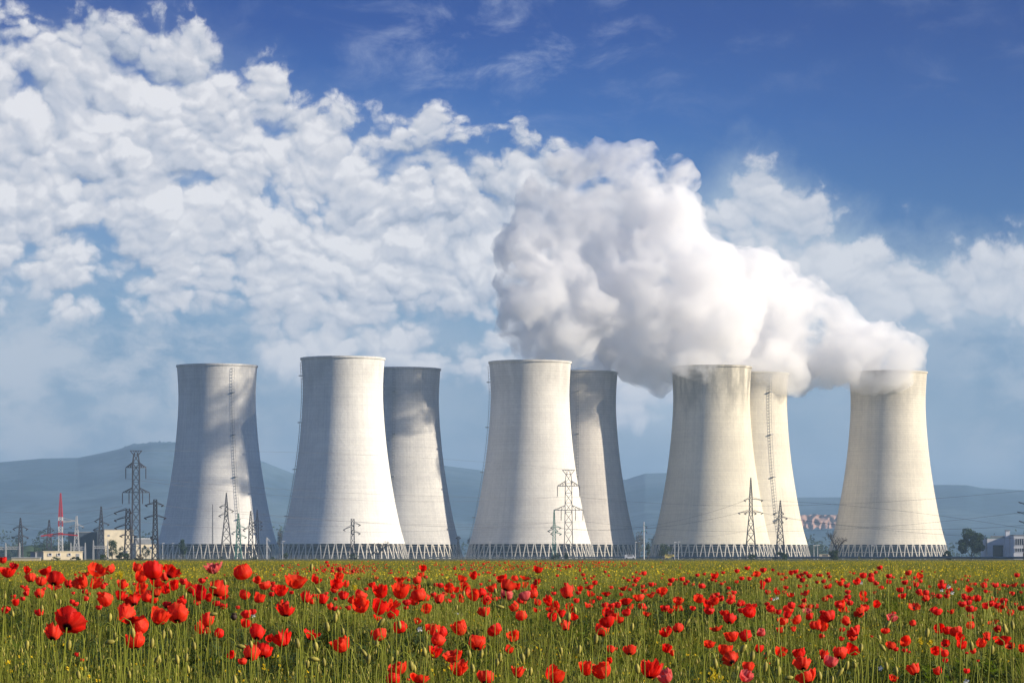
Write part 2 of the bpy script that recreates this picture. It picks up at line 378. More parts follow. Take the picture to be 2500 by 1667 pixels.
plume([(2165,892,72),(2200,880,48),(2130,865,75),(2098,918,42,-85),(2128,926,36,-98),(2160,922,38,-100),(2192,915,36,-96),(2112,905,46,-80),(2175,900,46,-85),(2078,888,44,-62),(2214,902,28,-88),(2060,850,82),(1990,830,95),(1920,815,105),(2030,790,68),(1950,760,80),(1880,760,110),(1860,700,85),(1800,700,90),(1990,880,50),(1900,870,70),(1840,880,60),(1960,908,42),(1910,908,44),(2015,902,42),(1870,912,40),(2050,905,36),(2215,862,30),(2170,835,42)], T8d,
      'thick white steam streaming left off the rightmost tower', 3)
plume([(1736,868,80),(1700,820,100),(1650,850,80),(1760,780,100),(1640,760,120),(1720,690,110),(1600,690,110),(1570,840,80),(1520,850,60),(1590,885,55),(1545,898,36),(1570,908,34),(1612,915,30),(1635,900,34),(1690,897,22,-100),(1702,912,12,-103),(1655,892,16,-100),(1720,878,22,-96),(1640,600,80),(1570,640,80),(1500,760,90),(1640,520,60)], T6d,
      'huge white steam cloud rising from the cream sixth tower', 5)
plume([(1415,872,72),(1440,840,62),(1380,830,80),(1330,800,78),(1290,760,70),(1330,700,88),(1290,640,75),(1400,740,90),(1300,580,62),(1400,640,95),(1360,560,85),(1450,560,90),(1430,480,80),(1350,480,62),(1450,700,80),(1250,700,45),(1260,790,50),(1320,865,44),(1290,835,40),(1360,880,44),(1250,640,34),(1530,500,85),(1600,490,80),(1560,420,60),(1480,410,55),(1660,430,45),(1380,410,45),(1300,500,40),(1290,760,62,-90),(1340,700,70,-90),(1300,640,55,-80),(1370,800,55,-80),(1310,830,45,-70),(1400,850,52,-150),(1350,800,65,-165),(1320,740,65,-175),(1430,780,60,-150),(1300,690,50,-165),(1390,700,60,-150)], T5d,  # nearer lumps at the list's end added to shade the third tower
      'white steam column over the lined fifth tower, drifting up and left', 8, mt=M_STEAM2)
plume([(1835,895,62),(1800,870,60),(1865,885,62),(1890,905,38),(1850,915,46,-60),(1885,912,44,-60),(1815,908,46,-60),(1915,910,40,-40),(1860,922,36,-80),(1790,915,36,-60)], T7d,
      'low pinkish white steam hugging the hidden seventh tower\'s rim', 11, mt=M_STEAM3)
# ------------------------------------------------------------------ land
def ground_mat():
    m = bpy.data.materials.new('ground_soil_grass'); m.use_nodes = True; t = NT(m.node_tree)
    out = t.n('ShaderNodeOutputMaterial'); b = t.n('ShaderNodeBsdfPrincipled'); b.inputs['Roughness'].default_value = .95; b.inputs['Specular IOR Level'].default_value = .1
    o = t.n('ShaderNodeTexCoord').outputs['Object']; a = t.noise(o, .02, 5, .6).outputs[0]; c = t.noise(o, .6, 5, .6).outputs[0]
    col = t.mix(t.ss(a, .35, .65), (.05,.065,.025), (.12,.10,.05)); col = t.mix(t.ss(c, .3, .7, 0, .5), col, (.03,.035,.015))
    t.l(col, b.inputs['Base Color']); t.l(b.outputs[0], out.inputs[0]); return m
M_GROUND = ground_mat()
tag(MB().add([(-5900,-60,0),(5900,-60,0),(5900,12600,0),(-5900,12600,0)], [(0,1,2,3)]).build('ground', M_GROUND), kind='structure')
def field_mat():
    m = bpy.data.materials.new('flowering_field'); m.use_nodes = True; t = NT(m.node_tree)
    out = t.n('ShaderNodeOutputMaterial'); b = t.n('ShaderNodeBsdfPrincipled'); b.inputs['Roughness'].default_value = .95; b.inputs['Specular IOR Level'].default_value = .1
    o = t.n('ShaderNodeTexCoord').outputs['Object']
    s = t.vm('MULTIPLY', o, (1, .12, 1))
    a = t.noise(s, .35, 5, .6).outputs[0]; c = t.noise(s, 3.0, 5, .7).outputs[0]; e = t.noise(o, .012, 3, .5).outputs[0]
    col = t.mix(t.ss(a, .3, .7), (.070,.085,.016), (.135,.125,.022)); col = t.mix(t.ss(c, .56, .76, 0, .5), col, (.30,.23,.02))
    col = t.mix(t.ss(e, .45, .7, 0, .5), col, (.06,.085,.02))
    t.l(col, b.inputs['Base Color']); t.l(b.outputs[0], out.inputs[0]); return m
# the standing crop beyond the poppies: a bumpy sheet at the height of the plant tops
ys = np.concatenate([np.linspace(70, 200, 130), np.linspace(204, 760, 100)]); vs = []; fs = []; nx = 160
for y in ys:
    for i in range(nx):
        x = (i/(nx-1)-.5)*2*(.175*y+6); z = .34+.09*mnoise.noise((x*.6, y*.25, 0))+.05*mnoise.noise((x*2.1, y*.9, 4))
        if y > 735: z *= (760-y)/25
        vs.append((x, y, z))
for j in range(len(ys)-1):
    for i in range(nx-1):
        q = j*nx+i; fs.append((q, q+1, q+nx+1, q+nx))
tag(MB().add(vs, fs).build('field', field_mat(), None, True), kind='structure')

# hills: a height field in bearing and distance
RIDGE = [(-900,1150),(-300,1138),(0,1131),(100,1122),(190,1120),(250,1108),(290,1099),(320,1090),(370,1083),(440,1083),(540,1094),(630,1125),(715,1157),(800,1165),(950,1148),(1087,1140),(1170,1150),(1300,1180),(1450,1184),(1528,1172),(1575,1158),(1625,1157),(1720,1180),(1850,1212),(1950,1215),(2050,1215),(2150,1200),(2280,1185),(2360,1185),(2400,1192),(2500,1197),(3000,1215),(3500,1230)]
rx = np.array([p[0] for p in RIDGE]); ry = np.array([p[1] for p in RIDGE])
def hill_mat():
    m = bpy.data.materials.new('hill_forest_haze_tint'); m.use_nodes = True; t = NT(m.node_tree)
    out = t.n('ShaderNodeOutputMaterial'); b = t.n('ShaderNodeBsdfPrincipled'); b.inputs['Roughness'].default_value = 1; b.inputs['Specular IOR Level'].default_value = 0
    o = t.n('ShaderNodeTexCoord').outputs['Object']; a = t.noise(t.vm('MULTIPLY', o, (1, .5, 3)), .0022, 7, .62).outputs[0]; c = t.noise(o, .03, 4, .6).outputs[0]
    col = t.mix(t.ss(a, .42, .62), (.045,.088,.135), (.095,.150,.195)); col = t.mix(t.ss(c, .4, .7, 0, .4), col, (.02,.04,.02))  # bluish, paler forest: distance haze partly put into the base colour
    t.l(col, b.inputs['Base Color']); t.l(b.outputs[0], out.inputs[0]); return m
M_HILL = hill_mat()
vs = []; fs = []; xs = np.linspace(-600, 3100, 741); ds = np.linspace(4200, 11500, 60)
for d in ds:
    for px in xs:
        hz = (HY-np.interp(px, rx, ry))/F*9000
        s = min(1, max(0, (d-4200)/4800)); s = s*s*(3-2*s)
        if d > 9000: s = 1-.45*(d-9000)/2500
        xw = X(px, d); n = mnoise.fractal((xw*.0012, d*.0012, 1.3), .9, 2.1, 5)
        bump = 0
        if 8700 < d < 9300: bump = (abs(mnoise.noise((px*.21, 3.3, 0)))*9+abs(mnoise.noise((px*.6, 1.3, 0)))*5)*(1 if 290 < px < 440 else .22)
        vs.append((xw, d, hz*s*(1+.30*n*(1-s) * 1.0)+n*14*s*(1-s)*2+bump*s-2))
for j in range(len(ds)-1):
    for i in range(len(xs)-1):
        q = j*len(xs)+i; fs.append((q, q+1, q+len(xs)+1, q+len(xs)))
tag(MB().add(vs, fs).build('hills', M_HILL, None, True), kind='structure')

# quarry face between the seventh and eighth towers
def quarry():
    d0 = 5200; vs = []; fs = []; n = 60; mz = 14
    for k in range(mz):
        f = k/(mz-1)
        for i in range(n):
            px = 1935+(2110-1935)*i/(n-1)
            top = 1256+4*mnoise.noise((px*.05, 0, 0)); bot = 1290+6*mnoise.noise((px*.08, 5, 0)); py = bot+(top-bot)*f
            dd = d0+f*26+14*mnoise.noise((px*.09, f*3, 1))
            vs.append(P(px, py, dd))
    for k in range(mz-1):
        for i in range(n-1):
            q = k*n+i; fs.append((q, q+1, q+n+1, q+n))
    # back cap so that the cliff is a solid shelf
    b = len(vs)
    for i in range(n):
        px = 1935+(2110-1935)*i/(n-1); vs.append(P(px, 1257, d0+240))
    for i in range(n-1):
        q = (mz-1)*n+i; fs.append((q, q+1, b+i+1, b+i))
    tag(MB().add(vs, fs).build('quarry_cliff', mat('quarry_rock', (.34,.21,.165), .95, .10, .02)), 'pinkish bare quarry face on the hillside, between the last two towers', 'cliff')
quarry()

# ------------------------------------------------------------------ trees and bushes
M_BARK = mat('bark', (.09,.07,.05), .9, .3, 3)
M_BAREBARK = mat('bare_bark', (.045,.036,.032), .9, .3, 3)
def leafmat(name, col): return mat(name, col, .75, .5, .35, .2, 0, .35)
M_LEAF = leafmat('leaf_dark', (.035,.062,.020)); M_LEAF2 = leafmat('leaf_mid', (.055,.090,.025)); M_LEAF3 = leafmat('leaf_pale', (.075,.105,.04)); M_BROWNLEAF = leafmat('leaf_brown', (.09,.07,.045))
def crown(mb, c, r, n, ls, rnd, lob=9):
    """leaf clumps spread through the crown volume, gathered round lobes"""
    L = []; lob = int(lob*2.2)
    for i in range(lob):
        a = rnd.uniform(0, 2*PI); e = rnd.uniform(-.85, .95); q = math.sqrt(1-e*e)*rnd.uniform(.35, .80)*(1.0 if e < .4 else .85)
        L.append((c[0]+math.cos(a)*r[0]*q, c[1]+math.sin(a)*r[1]*q, c[2]+e*r[2]*.76, rnd.uniform(.18, .36)))
    for i in range(n):
        l = rnd.choice(L); v = Vector((rnd.gauss(0, 1), rnd.gauss(0, 1), rnd.gauss(0, 1))).normalized()*rnd.uniform(.45, 1.08)
        p = Vector((l[0]+v.x*r[0]*l[3], l[1]+v.y*r[1]*l[3], l[2]+v.z*r[2]*l[3]))
        if p.z < .05: continue
        a = Vector((rnd.gauss(0, 1), rnd.gauss(0, 1), rnd.gauss(0, .7))).normalized(); b = a.cross(Vector((rnd.gauss(0,1), rnd.gauss(0,1), rnd.gauss(0,1)))).normalized()
        s = ls*rnd.uniform(.6, 1.3)
        mb.add([p-a*s, p+b*s*.6, p+a*s, p-b*s*.6], [(0,1,2,3)])
def branch(mb, p, dirv, ln, rad, lev, rnd, spread=.55):
    q = p+dirv*ln; mid = (p+q)/2+Vector((rnd.gauss(0,1), rnd.gauss(0,1), rnd.gauss(0,.5)))*ln*.05
    mb.tube([p, mid, q], [rad, rad*.85, rad*.68], 5, False)
    if lev == 0: return
    for i in range(rnd.choice((2, 3, 3))):
        nd = (dirv+Vector((rnd.gauss(0,1), rnd.gauss(0,1), rnd.gauss(.15,.7)))*spread).normalized()
        branch(mb, q if i < 2 else mid, nd, ln*rnd.uniform(.6, .82), rad*.62, lev-1, rnd, spread)
def tree(name, px, d, top_y, wpx, mleaf, label, cat='tree', trunk_h=.25, seed=1, n=2600, base=0.0, group=None):
    rnd = random.Random(seed); H = Z(top_y, d)-base; W = wpx/F*d/2; o = empty(name, (X(px, d), d, base), label, cat, group)
    tb = MB(); th = H*trunk_h; tb.tube([(0,0,-.2), (0,0,th*.6), (rnd.uniform(-.1,.1)*W, 0, th+H*.2)], [H*.028, H*.022, H*.014], 7)
    for i in range(5):
        a = rnd.uniform(0, 2*PI); branch(tb, Vector((0, 0, th*rnd.uniform(.7, 1.1))), Vector((math.cos(a)*.7, math.sin(a)*.7, .8)).normalized(), H*.2, H*.011, 1, rnd)
    tb.build('trunk', M_BARK, o)
    cb = MB(); ch = (H-th*.6)/2; crown(cb, (0, 0, th*.6+ch), (W, W, ch), n, max(.12, H*.028), rnd, 11); cb.build('crown', mleaf, o)
    return o
def bush(px, d, top_y, wpx, mleaf, label, seed, n=900):
    rnd = random.Random(seed); H = Z(top_y, d); W = wpx/F*d/2; o = empty('bush', (X(px, d), d, 0), label, 'bush')
    cb = MB(); crown(cb, (0, 0, H*.45), (W, W*.8, H*.55), n, max(.1, H*.07), rnd, 8); cb.build('foliage', mleaf, o)
    sb = MB()
    for i in range(7):
        a = rnd.uniform(0, 2*PI); branch(sb, Vector((math.cos(a)*W*.2, math.sin(a)*W*.2, -.1)), Vector((math.cos(a)*.5, math.sin(a)*.5, 1)).normalized(), H*.3, H*.02, 1, rnd)
    sb.build('stems', M_BARK, o); return o
def bare_tree(px, d, top_y, wpx, label, seed, lev=5, mt=None):
    rnd = random.Random(seed); H = Z(top_y, d); o = empty('bare_tree', (X(px, d), d, 0), label, 'tree'); mb = MB()
    branch(mb, Vector((0,0,-.2)), Vector((0,0,1)), H*.27, H*.045, lev, rnd, .62); mb.build('trunk', mt or M_BAREBARK, o)
    zz = max(v[2] for v in mb.v); ww = max(abs(v[0]) for v in mb.v); W = wpx/F*d/2
    o.scale = (W/ww, W/ww, H/zz)
    return o
tree('green_tree', 2371, 1500, 1290, 80, M_LEAF, 'big round dark green tree beside the white building at right', seed=2, n=11000, trunk_h=.08)
tree('green_tree', 443, 1500, 1312, 30, M_LEAF, 'narrow dark tree at the foot of the leftmost cooling tower', seed=4, n=1600, trunk_h=.1)
tree('green_tree', 274, 1250, 1316, 38, M_LEAF2, 'round green tree in front of the tall cream hall', seed=5, n=1800, trunk_h=.12)
tree('green_tree', 297, 1230, 1332, 24, M_LEAF2, 'small green tree just right of the round tree by the cream hall', seed=6, n=1000, trunk_h=.12)
tree('green_tree', 356, 1250, 1328, 26, M_LEAF3, 'pale green tree before the low cream building left of the first tower', seed=7, n=1100, trunk_h=.15)
tree('green_tree', 1621, 1400, 1326, 44, M_LEAF3, 'bushy bright green tree left of the sixth tower\'s feet', seed=8, n=1900, trunk_h=.08)
tree('slim_tree', 1582, 1450, 1320, 12, M_LEAF, 'slim dark tree right beside the pale single pole', seed=9, n=600, trunk_h=.1)
tree('grey_tree', 1562, 2700, 1296, 38, M_BROWNLEAF, 'thin greyish tree far behind the pale single pole', seed=10, n=650, trunk_h=.2)
tree('grey_tree', 1600, 2900, 1302, 36, M_BROWNLEAF, 'grey brown tree far behind, left flank of the sixth tower', seed=12, n=800, trunk_h=.2)
tree('grey_tree', 1165, 2900, 1292, 60, M_BROWNLEAF, 'dark brown tree filling the gap between third and fourth towers', seed=13, n=2600, trunk_h=.05)
tree('grey_tree', 683, 2700, 1291, 22, M_BROWNLEAF, 'brownish tree peeking out left of the second tower', seed=14, n=700, trunk_h=.1)
tree('green_tree', 100, 1700, 1322, 46, M_LEAF, 'dark green tree left of the red and white mast', seed=15, n=1600, trunk_h=.05)
tree('green_tree', 163, 1700, 1318, 56, M_LEAF, 'dark green tree just right of the red and white mast', seed=16, n=1900, trunk_h=.05)
tree('green_tree', 72, 1350, 1344, 22, M_LEAF, 'small dark tree left of the long low cream building', seed=17, n=700, trunk_h=.1)
bare_tree(2044, 1150, 1292, 56, 'bare wide-branched tree at the left foot of the rightmost tower', 21, 6)
bare_tree(925, 1700, 1318, 62, 'bare brownish thicket-like tree before the right feet of the second tower', 22, 5)
bare_tree(905, 1680, 1330, 34, 'smaller bare shrubby tree left of the brownish one by the second tower', 25, 4)
bush(2313, 1150, 1343, 30, M_LEAF, 'round dark bush left of the big tree at right', 31, 1300)
bush(862, 1300, 1352, 34, M_LEAF, 'low dark bush under the flat-topped small pylon', 32)
bush(697, 1500, 1348, 20, M_LEAF3, 'pale green bush at the left feet of the second tower', 33)
bush(620, 1200, 1358, 22, M_LEAF, 'flat dark bush beneath the right feet of the leftmost tower', 34, 500)
bush(540, 1200, 1357, 14, M_LEAF, 'tiny dark bush beneath the middle of the leftmost tower', 35, 400)
bush(666, 1200, 1358, 14, M_LEAF2, 'tiny green bush between the first and second towers', 36, 400)
bush(1355, 1400, 1348, 32, M_LEAF, 'dark bush left of the foot of the big middle pylon', 37)
bush(1382, 1380, 1345, 14, M_LEAF, 'upright dark bush at the foot of the big middle pylon', 38, 600)
bush(1836, 1200, 1351, 30, M_LEAF, 'dark bush under the tall spiked pylon at right', 39)
bush(1906, 1200, 1345, 46, M_LEAF, 'wide dark bush under the shorter spiked pylon at right', 40, 1400)
bush(2035, 1100, 1340, 34, M_LEAF, 'dark undergrowth round the trunk of the bare tree', 41, 1000)
bush(135, 740, 1358, 34, M_LEAF2, 'weedy green bush in front of the long cream building', 42, 800)
bush(185, 740, 1357, 30, M_LEAF, 'dark bush in front of the cream building\'s right half', 43, 800)
bush(300, 900, 1346, 46, M_LEAF, 'dark brushwood under the two lattice pylons at left', 44, 1300)
bush(250, 900, 1352, 34, M_LEAF2, 'low green bush under the right substation portal', 45, 800)
bush(340, 900, 1350, 30, M_BROWNLEAF, 'brown shrub at the foot of the tallest left pylon', 46, 700)
# the far-off woods along the foot of the hills, read as one mass
mb = MB(); rnd = random.Random(50)
for i in range(230):
    px = rnd.uniform(-150, 2650); d = rnd.uniform(3300, 4100)
    if 560 < px < 600: continue
    r = rnd.uniform(9, 20); h = r*rnd.uniform(.7, 1.3)
    sub = MB(); crown(sub, (X(px, d), d, h*.6), (r*1.3, r, h), 60, 1.9, rnd, 4); mb.add(sub.v, sub.f)
for i in range(42):
    px = rnd.choice((rnd.uniform(0, 190), rnd.uniform(1960, 2100), rnd.uniform(2400, 2520))); d = rnd.uniform(2500, 3000); r = rnd.uniform(6, 10); h = r*rnd.uniform(.6, .9)
    sub = MB(); crown(sub, (X(px, d), d, h*.7), (r*1.5, r, h), 420, .9, rnd, 5); mb.add(sub.v, sub.f)
tag(mb.build('distant_woods', M_LEAF), 'hazy dark woods along the foot of the hills', 'woods', None, 'stuff')

# ------------------------------------------------------------------ pylons
M_STEEL = mat('pylon_steel', (.075,.068,.075), .55, .2, .3, .4, .3)
M_STEELDK = mat('pylon_steel_dark', (.035,.032,.04), .6, .2, .3)
M_STEELGR = mat('pylon_green', (.06,.22,.16), .6, .2, .3)
M_GALV = mat('galvanised_steel', (.55,.55,.54), .5, .15, .3, .4)
M_RED = mat('mast_red', (.60,.03,.04), .5); M_WHITE = mat('mast_white', (.78,.76,.72), .5)
M_INS = mat('insulator_brown', (.06,.03,.025), .3)
def lattice(mb, secs, w, d, panels=1.0, hollow=True):
    """square tapering lattice; secs = [(height, half width)] in metres"""
    lv = []
    for (z0, r0), (z1, r1) in zip(secs, secs[1:]):
        n = max(1, int(abs(z1-z0)/max(.6, (r0+r1)*1.25*panels))); 
        for i in range(n): f = i/n; lv.append((z0+(z1-z0)*f, r0+(r1-r0)*f))
    lv.append(secs[-1])
    C = [(-1,-1),(1,-1),(1,1),(-1,1)]
    for (z0, r0), (z1, r1) in zip(lv, lv[1:]):
        for k in range(4):
            a, b = C[k], C[(k+1) % 4]
            A = Vector((a[0]*r0, a[1]*r0, z0)); B = Vector((b[0]*r0, b[1]*r0, z0)); A1 = Vector((a[0]*r1, a[1]*r1, z1)); B1 = Vector((b[0]*r1, b[1]*r1, z1))
            mb.bar(A, A1, w); mb.bar(A, B1, w*.62); mb.bar(B, A1, w*.62)
            if r1 > .1: mb.bar(A1, B1, w*.62)
def pylon(px, d, body, arms, label, mt=None, w=.26, group='pylons of the power lines', rz=0.0, name='lattice_pylon', cat='pylon', top=None):
    """body: [(photo row, half width px)] from foot to tip; arms: (row, left px, right px, kind, drop px)"""
    mt = mt or M_STEEL; s = d/F; o = empty(name, (X(px, d), d, 0), label, cat, group, rz)
    body = [(max(-.2, Z(y, d)), r*s) for y, r in body]; body[0] = (-.2, body[0][1])
    mb = MB(); lattice(mb, body, w, d); mb.build('lattice_mast', mt, o)
    for a in arms:
        y, l, r, kind = a[:4]; drop = (a[4] if len(a) > 4 else 0)*s; z = Z(y, d); hb = np.interp(z, [b[0] for b in body], [b[1] for b in body])
        if kind == 'truss':
            ab = MB(); up = 12*s
            for sgn, ex in ((-1, l), (1, r)):
                tip = Vector((sgn*ex*s, 0, z))
                for yy in (-1, 1):
                    A = Vector((sgn*hb, yy*hb, z)); B = Vector((sgn*hb, yy*hb, z+up)); ab.bar(A, tip, w); ab.bar(B, tip, w)
                    for f in (.33, .66):
                        p0 = A.lerp(tip, f); p1 = B.lerp(tip, f); ab.bar(p0, p1, w*.6); ab.bar(B.lerp(tip, f-.33), p0, w*.6)
                ab.bar((-hb, 0, z), (hb, 0, z), w)
            ab.build('cross_arm', mt, o)
            for fx in a[5]:
                ib = MB(); ib.tube([(fx*s, 0, z-.2), (fx*s, 0, z-drop)], .16, 5)
                for k in range(9): zz = z-drop*.12-k*drop*.09; ib.tube([(fx*s, 0, zz), (fx*s, 0, zz-.18)], [.36, .22], 6)
                ib.build('insulator', M_INS, o)
        elif kind == 'thin':
            ab = MB()
            for sgn, ex in ((-1, l), (1, r)):
                if not ex: continue
                tip = Vector((sgn*ex*s, 0, z-drop))
                for yy in (-1, 1): ab.bar((sgn*hb*.8, yy*hb, z), tip, w*1.0)
                ab.bar((sgn*hb*.8, 0, z+4*s), tip, w*.6)
            ab.build('cross_arm', mt, o)
            for sgn, ex in ((-1, l), (1, r)):
                if not ex: continue
                tip = Vector((sgn*ex*s, 0, z-drop)); ib = MB(); ib.bar(tip, tip+Vector((-sgn*5*s, .6, -2.6*s)), w*1.5); ib.build('insulator', M_INS, o)
    if top: tb = MB(); top(tb, s, d, w); tb.build('peak', mt, o)
    return o
def goblet(y0, y1, hw0, hw1):
    def f(tb, s, d, w):
        z0, z1 = Z(y0, d), Z(y1, d)
        for yy in (-1, 1):
            for sg in (-1, 1):
                A = Vector((sg*hw0*s, yy*hw0*s, z0)); B = Vector((sg*hw1*s, yy*hw0*s*.3, z1)); tb.bar(A, B, w); tb.bar(A, (0, 0, z1), w*.7)
                tb.bar((sg*hw0*s*.4, yy*hw0*s, z0), B.lerp(Vector((0,0,z1)), .5), w*.6)
            tb.bar((-hw1*s, yy*hw0*s*.3, z1), (hw1*s, yy*hw0*s*.3, z1), w)
    return f
pylon(332, 1540, [(1365,11),(1300,9.5),(1200,8.5),(1130,8),(1110,5.5)], [(1141,25,25,'truss',28,(-25,24)),(1202,33,33,'truss',28,(-33,-17,16,33))],
      'tallest grey lattice pylon at left, two truss arms and a flared top', top=goblet(1110,1100,5.5,14), w=.30)
pylon(1388, 1850, [(1362,11),(1300,9.5),(1250,8.5),(1180,8),(1158,6)], [(1186,27,27,'truss',26,(-27,27)),(1245,36,36,'truss',26,(-36,-18,17,35))],
      'big grey two-tier pylon with flared top before the fourth tower', top=goblet(1158,1147,6,15), w=.33)
pylon(379, 1250, [(1365,8),(1300,5.5),(1260,4.2),(1219,3.6)], [(1228,25,20,'thin',5),(1259,27,26,'thin',5),(1310,12,6,'thin',3)],
      'dark blunt lattice pylon touching the left edge of the first tower', M_STEELDK, .30)
pylon(312.5, 1200, [(1365,9),(1300,6.5),(1242,4.5)], [(1243,34,8,'thin',9),(1262,34,6,'thin',8),(1280,33,8,'thin',9),(1305,20,20,'thin',3)],
      'stout lattice pylon with left-pointing arms before the cream hall', M_STEELDK, .26)
pylon(247, 1700, [(1365,9),(1310,5.5),(1275,4),(1236,1.2)], [(1266,16,3,'thin',6),(1276,3,20,'thin',4),(1287,20,4,'thin',6)],
      'small pointed grey pylon over the dark hall', w=.30)
pylon(187, 1450, [(1365,8),(1320,5),(1290,3.2),(1259,1.2)], [(1281,18,18,'thin',5)],
      'pale galvanised pylon just right of the red and white mast', M_GALV, .22)
pylon(120, 1900, [(1365,7),(1315,5),(1269,1.2)], [(1290,14,12,'thin',4)], 'faint grey pylon left of the red and white mast', w=.30)
pylon(50, 1800, [(1365,6),(1315,4.5),(1290,3.4),(1264,1)], [(1285,19,18,'thin',6),(1308,22,20,'thin',4)], 'grey pylon with drooping arms nearest the photo\'s left edge', w=.33)
pylon(552.6, 1500, [(1365,15),(1325,11),(1262,4.5),(1232,3),(1203,.7)], [(1233,17,2,'thin',4),(1242,2,18,'thin',5),(1254,19,2,'thin',5)],
      'tallest pointed pylon before the leftmost tower, splayed legs', w=.24)
pylon(582, 1550, [(1365,8),(1325,5.5),(1290,4),(1253,.7)], [(1284,2,18,'thin',5),(1296,17,2,'thin',6),(1306,2,20,'thin',5)],
      'green painted pointed pylon before the leftmost tower', M_STEELGR, .26)
pylon(612, 1600, [(1365,8),(1325,5.5),(1280,4),(1247,.7)], [(1286,19,3,'thin',8),(1276,2,14,'thin',3),(1299,3,16,'thin',4)],
      'dark pointed pylon right of the green one', M_STEELDK, .26)
pylon(628, 1700, [(1365,6),(1320,4),(1270,2.5),(1244,.6)], [(1272,10,12,'thin',3),(1281,11,13,'thin',3),(1289,11,12,'thin',3)],
      'slender pylon with three short arms on the first tower\'s right edge', M_STEELDK, .24)
pylon(861, 1550, [(1365,5.5),(1325,4.5),(1300,3.8),(1266,3.6)], [(1276,2,19,'thin',5),(1284,23,2,'thin',9),(1297,2,19,'thin',5)],
      'small flat-topped pylon before the second tower', M_STEELDK, .26)
pylon(1353, 1600, [(1362,5),(1325,3.8),(1290,2.8),(1245,.8)], [(1285,9,17,'thin',3),(1292,16,9,'thin',4),(1300,9,18,'thin',3)],
      'short greenish pylon left of the big middle pylon', M_STEELGR, .26)
pylon(1833, 1500, [(1362,12.5),(1325,10.5),(1253,4),(1210,3.4),(1166,.6)], [(1217,17,30,'thin',4),(1247,31,30,'thin',5),(1250,16,14,'thin',3)],
      'tall dark spiked pylon before the sixth tower\'s right edge', M_STEELDK, .26)
pylon(1905, 1600, [(1362,11),(1325,8.5),(1278,4),(1250,3.4),(1221,.6)], [(1250,18,9,'thin',4),(1262,9,18,'thin',3),(1272,18,8,'thin',3)],
      'shorter spiked pylon before the seventh tower', M_STEELDK, .26)
pylon(2508, 1300, [(1362,9),(1300,6),(1215,3)], [(1232,21,21,'thin',-7),(1255,24,24,'thin',-6),(1278,20,20,'thin',-7)],
      'pylon cut by the photo\'s right edge, only its arms showing', M_STEELDK, .22)
pylon(1119, 1900, [(1362,2.5),(1309,1.6)], [(1312,6,6,'thin',1)], 'tiny dark pole frame at the right foot of the third tower', M_STEELDK, .30)
pylon(519, 1900, [(1362,1.4),(1231,.5)], [], 'thin lightning rod mast left of the pointed pylons', M_STEEL, .12, None, name='lightning_mast', cat='mast')
# red and white mast
def mast():
    d = 1300; s = d/F; o = empty('striped_mast', (X(148, d), d, 0), 'tall red and white striped lattice mast at left', 'mast')
    segs = [(1366,6,M_WHITE),(1306,4.6,M_RED),(1300,4.5,M_WHITE),(1285,4.9,M_RED),(1271,4.9,M_WHITE),(1262,4.6,M_RED),(1203.5,1.0,None)]
    for (y0, r0, m), (y1, r1, _) in zip(segs, segs[1:]):
        mb = MB(); lattice(mb, [(Z(y0, d), r0*s), (Z(y1, d), r1*s)], .18 if m is M_RED or y0 < 1300 else .12, d, .6); mb.build('mast_section', m, o)
    ab = MB(); ab.bar((0,0,Z(1301,d)), (-48*s,0,Z(1308,d)), .5); ab.bar((0,0,Z(1303,d)), (42*s,0,Z(1306.5,d)), .45); ab.bar((0,0,Z(1306,d)), (-30*s,0,Z(1309,d)), .3)
    ab.build('cross_arm', M_RED, o)
    ab = MB(); ab.bar((0,0,Z(1271,d)), (40*s,0,Z(1271,d)), .35); ab.bar((3*s,0,Z(1263,d)), (34*s,0,Z(1270,d)), .16); ab.bar((5*s,0,Z(1275,d)), (36*s,0,Z(1271,d)), .3); ab.build('cross_arm', M_GALV, o)
mast()
# single pole
d = 1350; s = d/F; o = empty('power_pole', (X(1572, d), d, 0), 'pale single pole between the fifth and sixth towers', 'pole')
MB().tube([(0,0,-.2), (0,0,Z(1273,d))], [.30,.17], 8).build('pole', M_GALV, o)
b = MB(); b.bar((-5*s,0,Z(1296,d)), (5*s,0,Z(1296,d)), .3); b.bar((-2*s,0,Z(1281,d)), (6*s,0,Z(1284,d)), .25); b.build('cross_arm', M_STEELGR, o)
b = MB(); b.bar((-5*s,0,Z(1296,d)), (-8*s,0,Z(1303,d)), .25); b.bar((5*s,0,Z(1296,d)), (8*s,0,Z(1303,d)), .25); b.bar((6*s,0,Z(1284,d)), (7*s,0,Z(1290,d)), .25); b.build('insulator', M_INS, o)
# substation portals
def portal(px0, px1, ytop, ybeam, d, label):
    s = d/F; o = empty('substation_portal', (X((px0+px1)/2, d), d, 0), label, 'portal frame', 'portal frames of the switchyard'); hw = (px1-px0)/2*s
    for sg in (-1, 1):
        mb = MB(); lattice(mb, [(-.2, 1.3*s), (Z(ybeam-2, d), 1.0*s), (Z(ytop, d), .25*s)], .14, d, .7)
        p = mb.build('post', M_GALV, o); p.location.x = sg*hw
    mb = MB(); z = Z(ybeam, d)
    for dz in (-.35, .35): mb.bar((-hw, 0, z+dz), (hw, 0, z+dz), .16)
    for k in range(10): x0 = -hw+2*hw*k/10; mb.bar((x0, 0, z-.35), (x0+2*hw/10, 0, z+.35), .1)
    mb.build('beam', M_GALV, o)
portal(-12, 14, 1325, 1338, 1000, 'pale switchyard portal cut by the photo\'s left edge')
portal(14, 48, 1324, 1337, 1000, 'pale switchyard portal left of the grassy bank')
portal(173, 208, 1324, 1337, 1000, 'pale switchyard portal right behind the red and white mast')
portal(228, 263, 1318, 1335, 1000, 'pale switchyard portal before the round green tree')
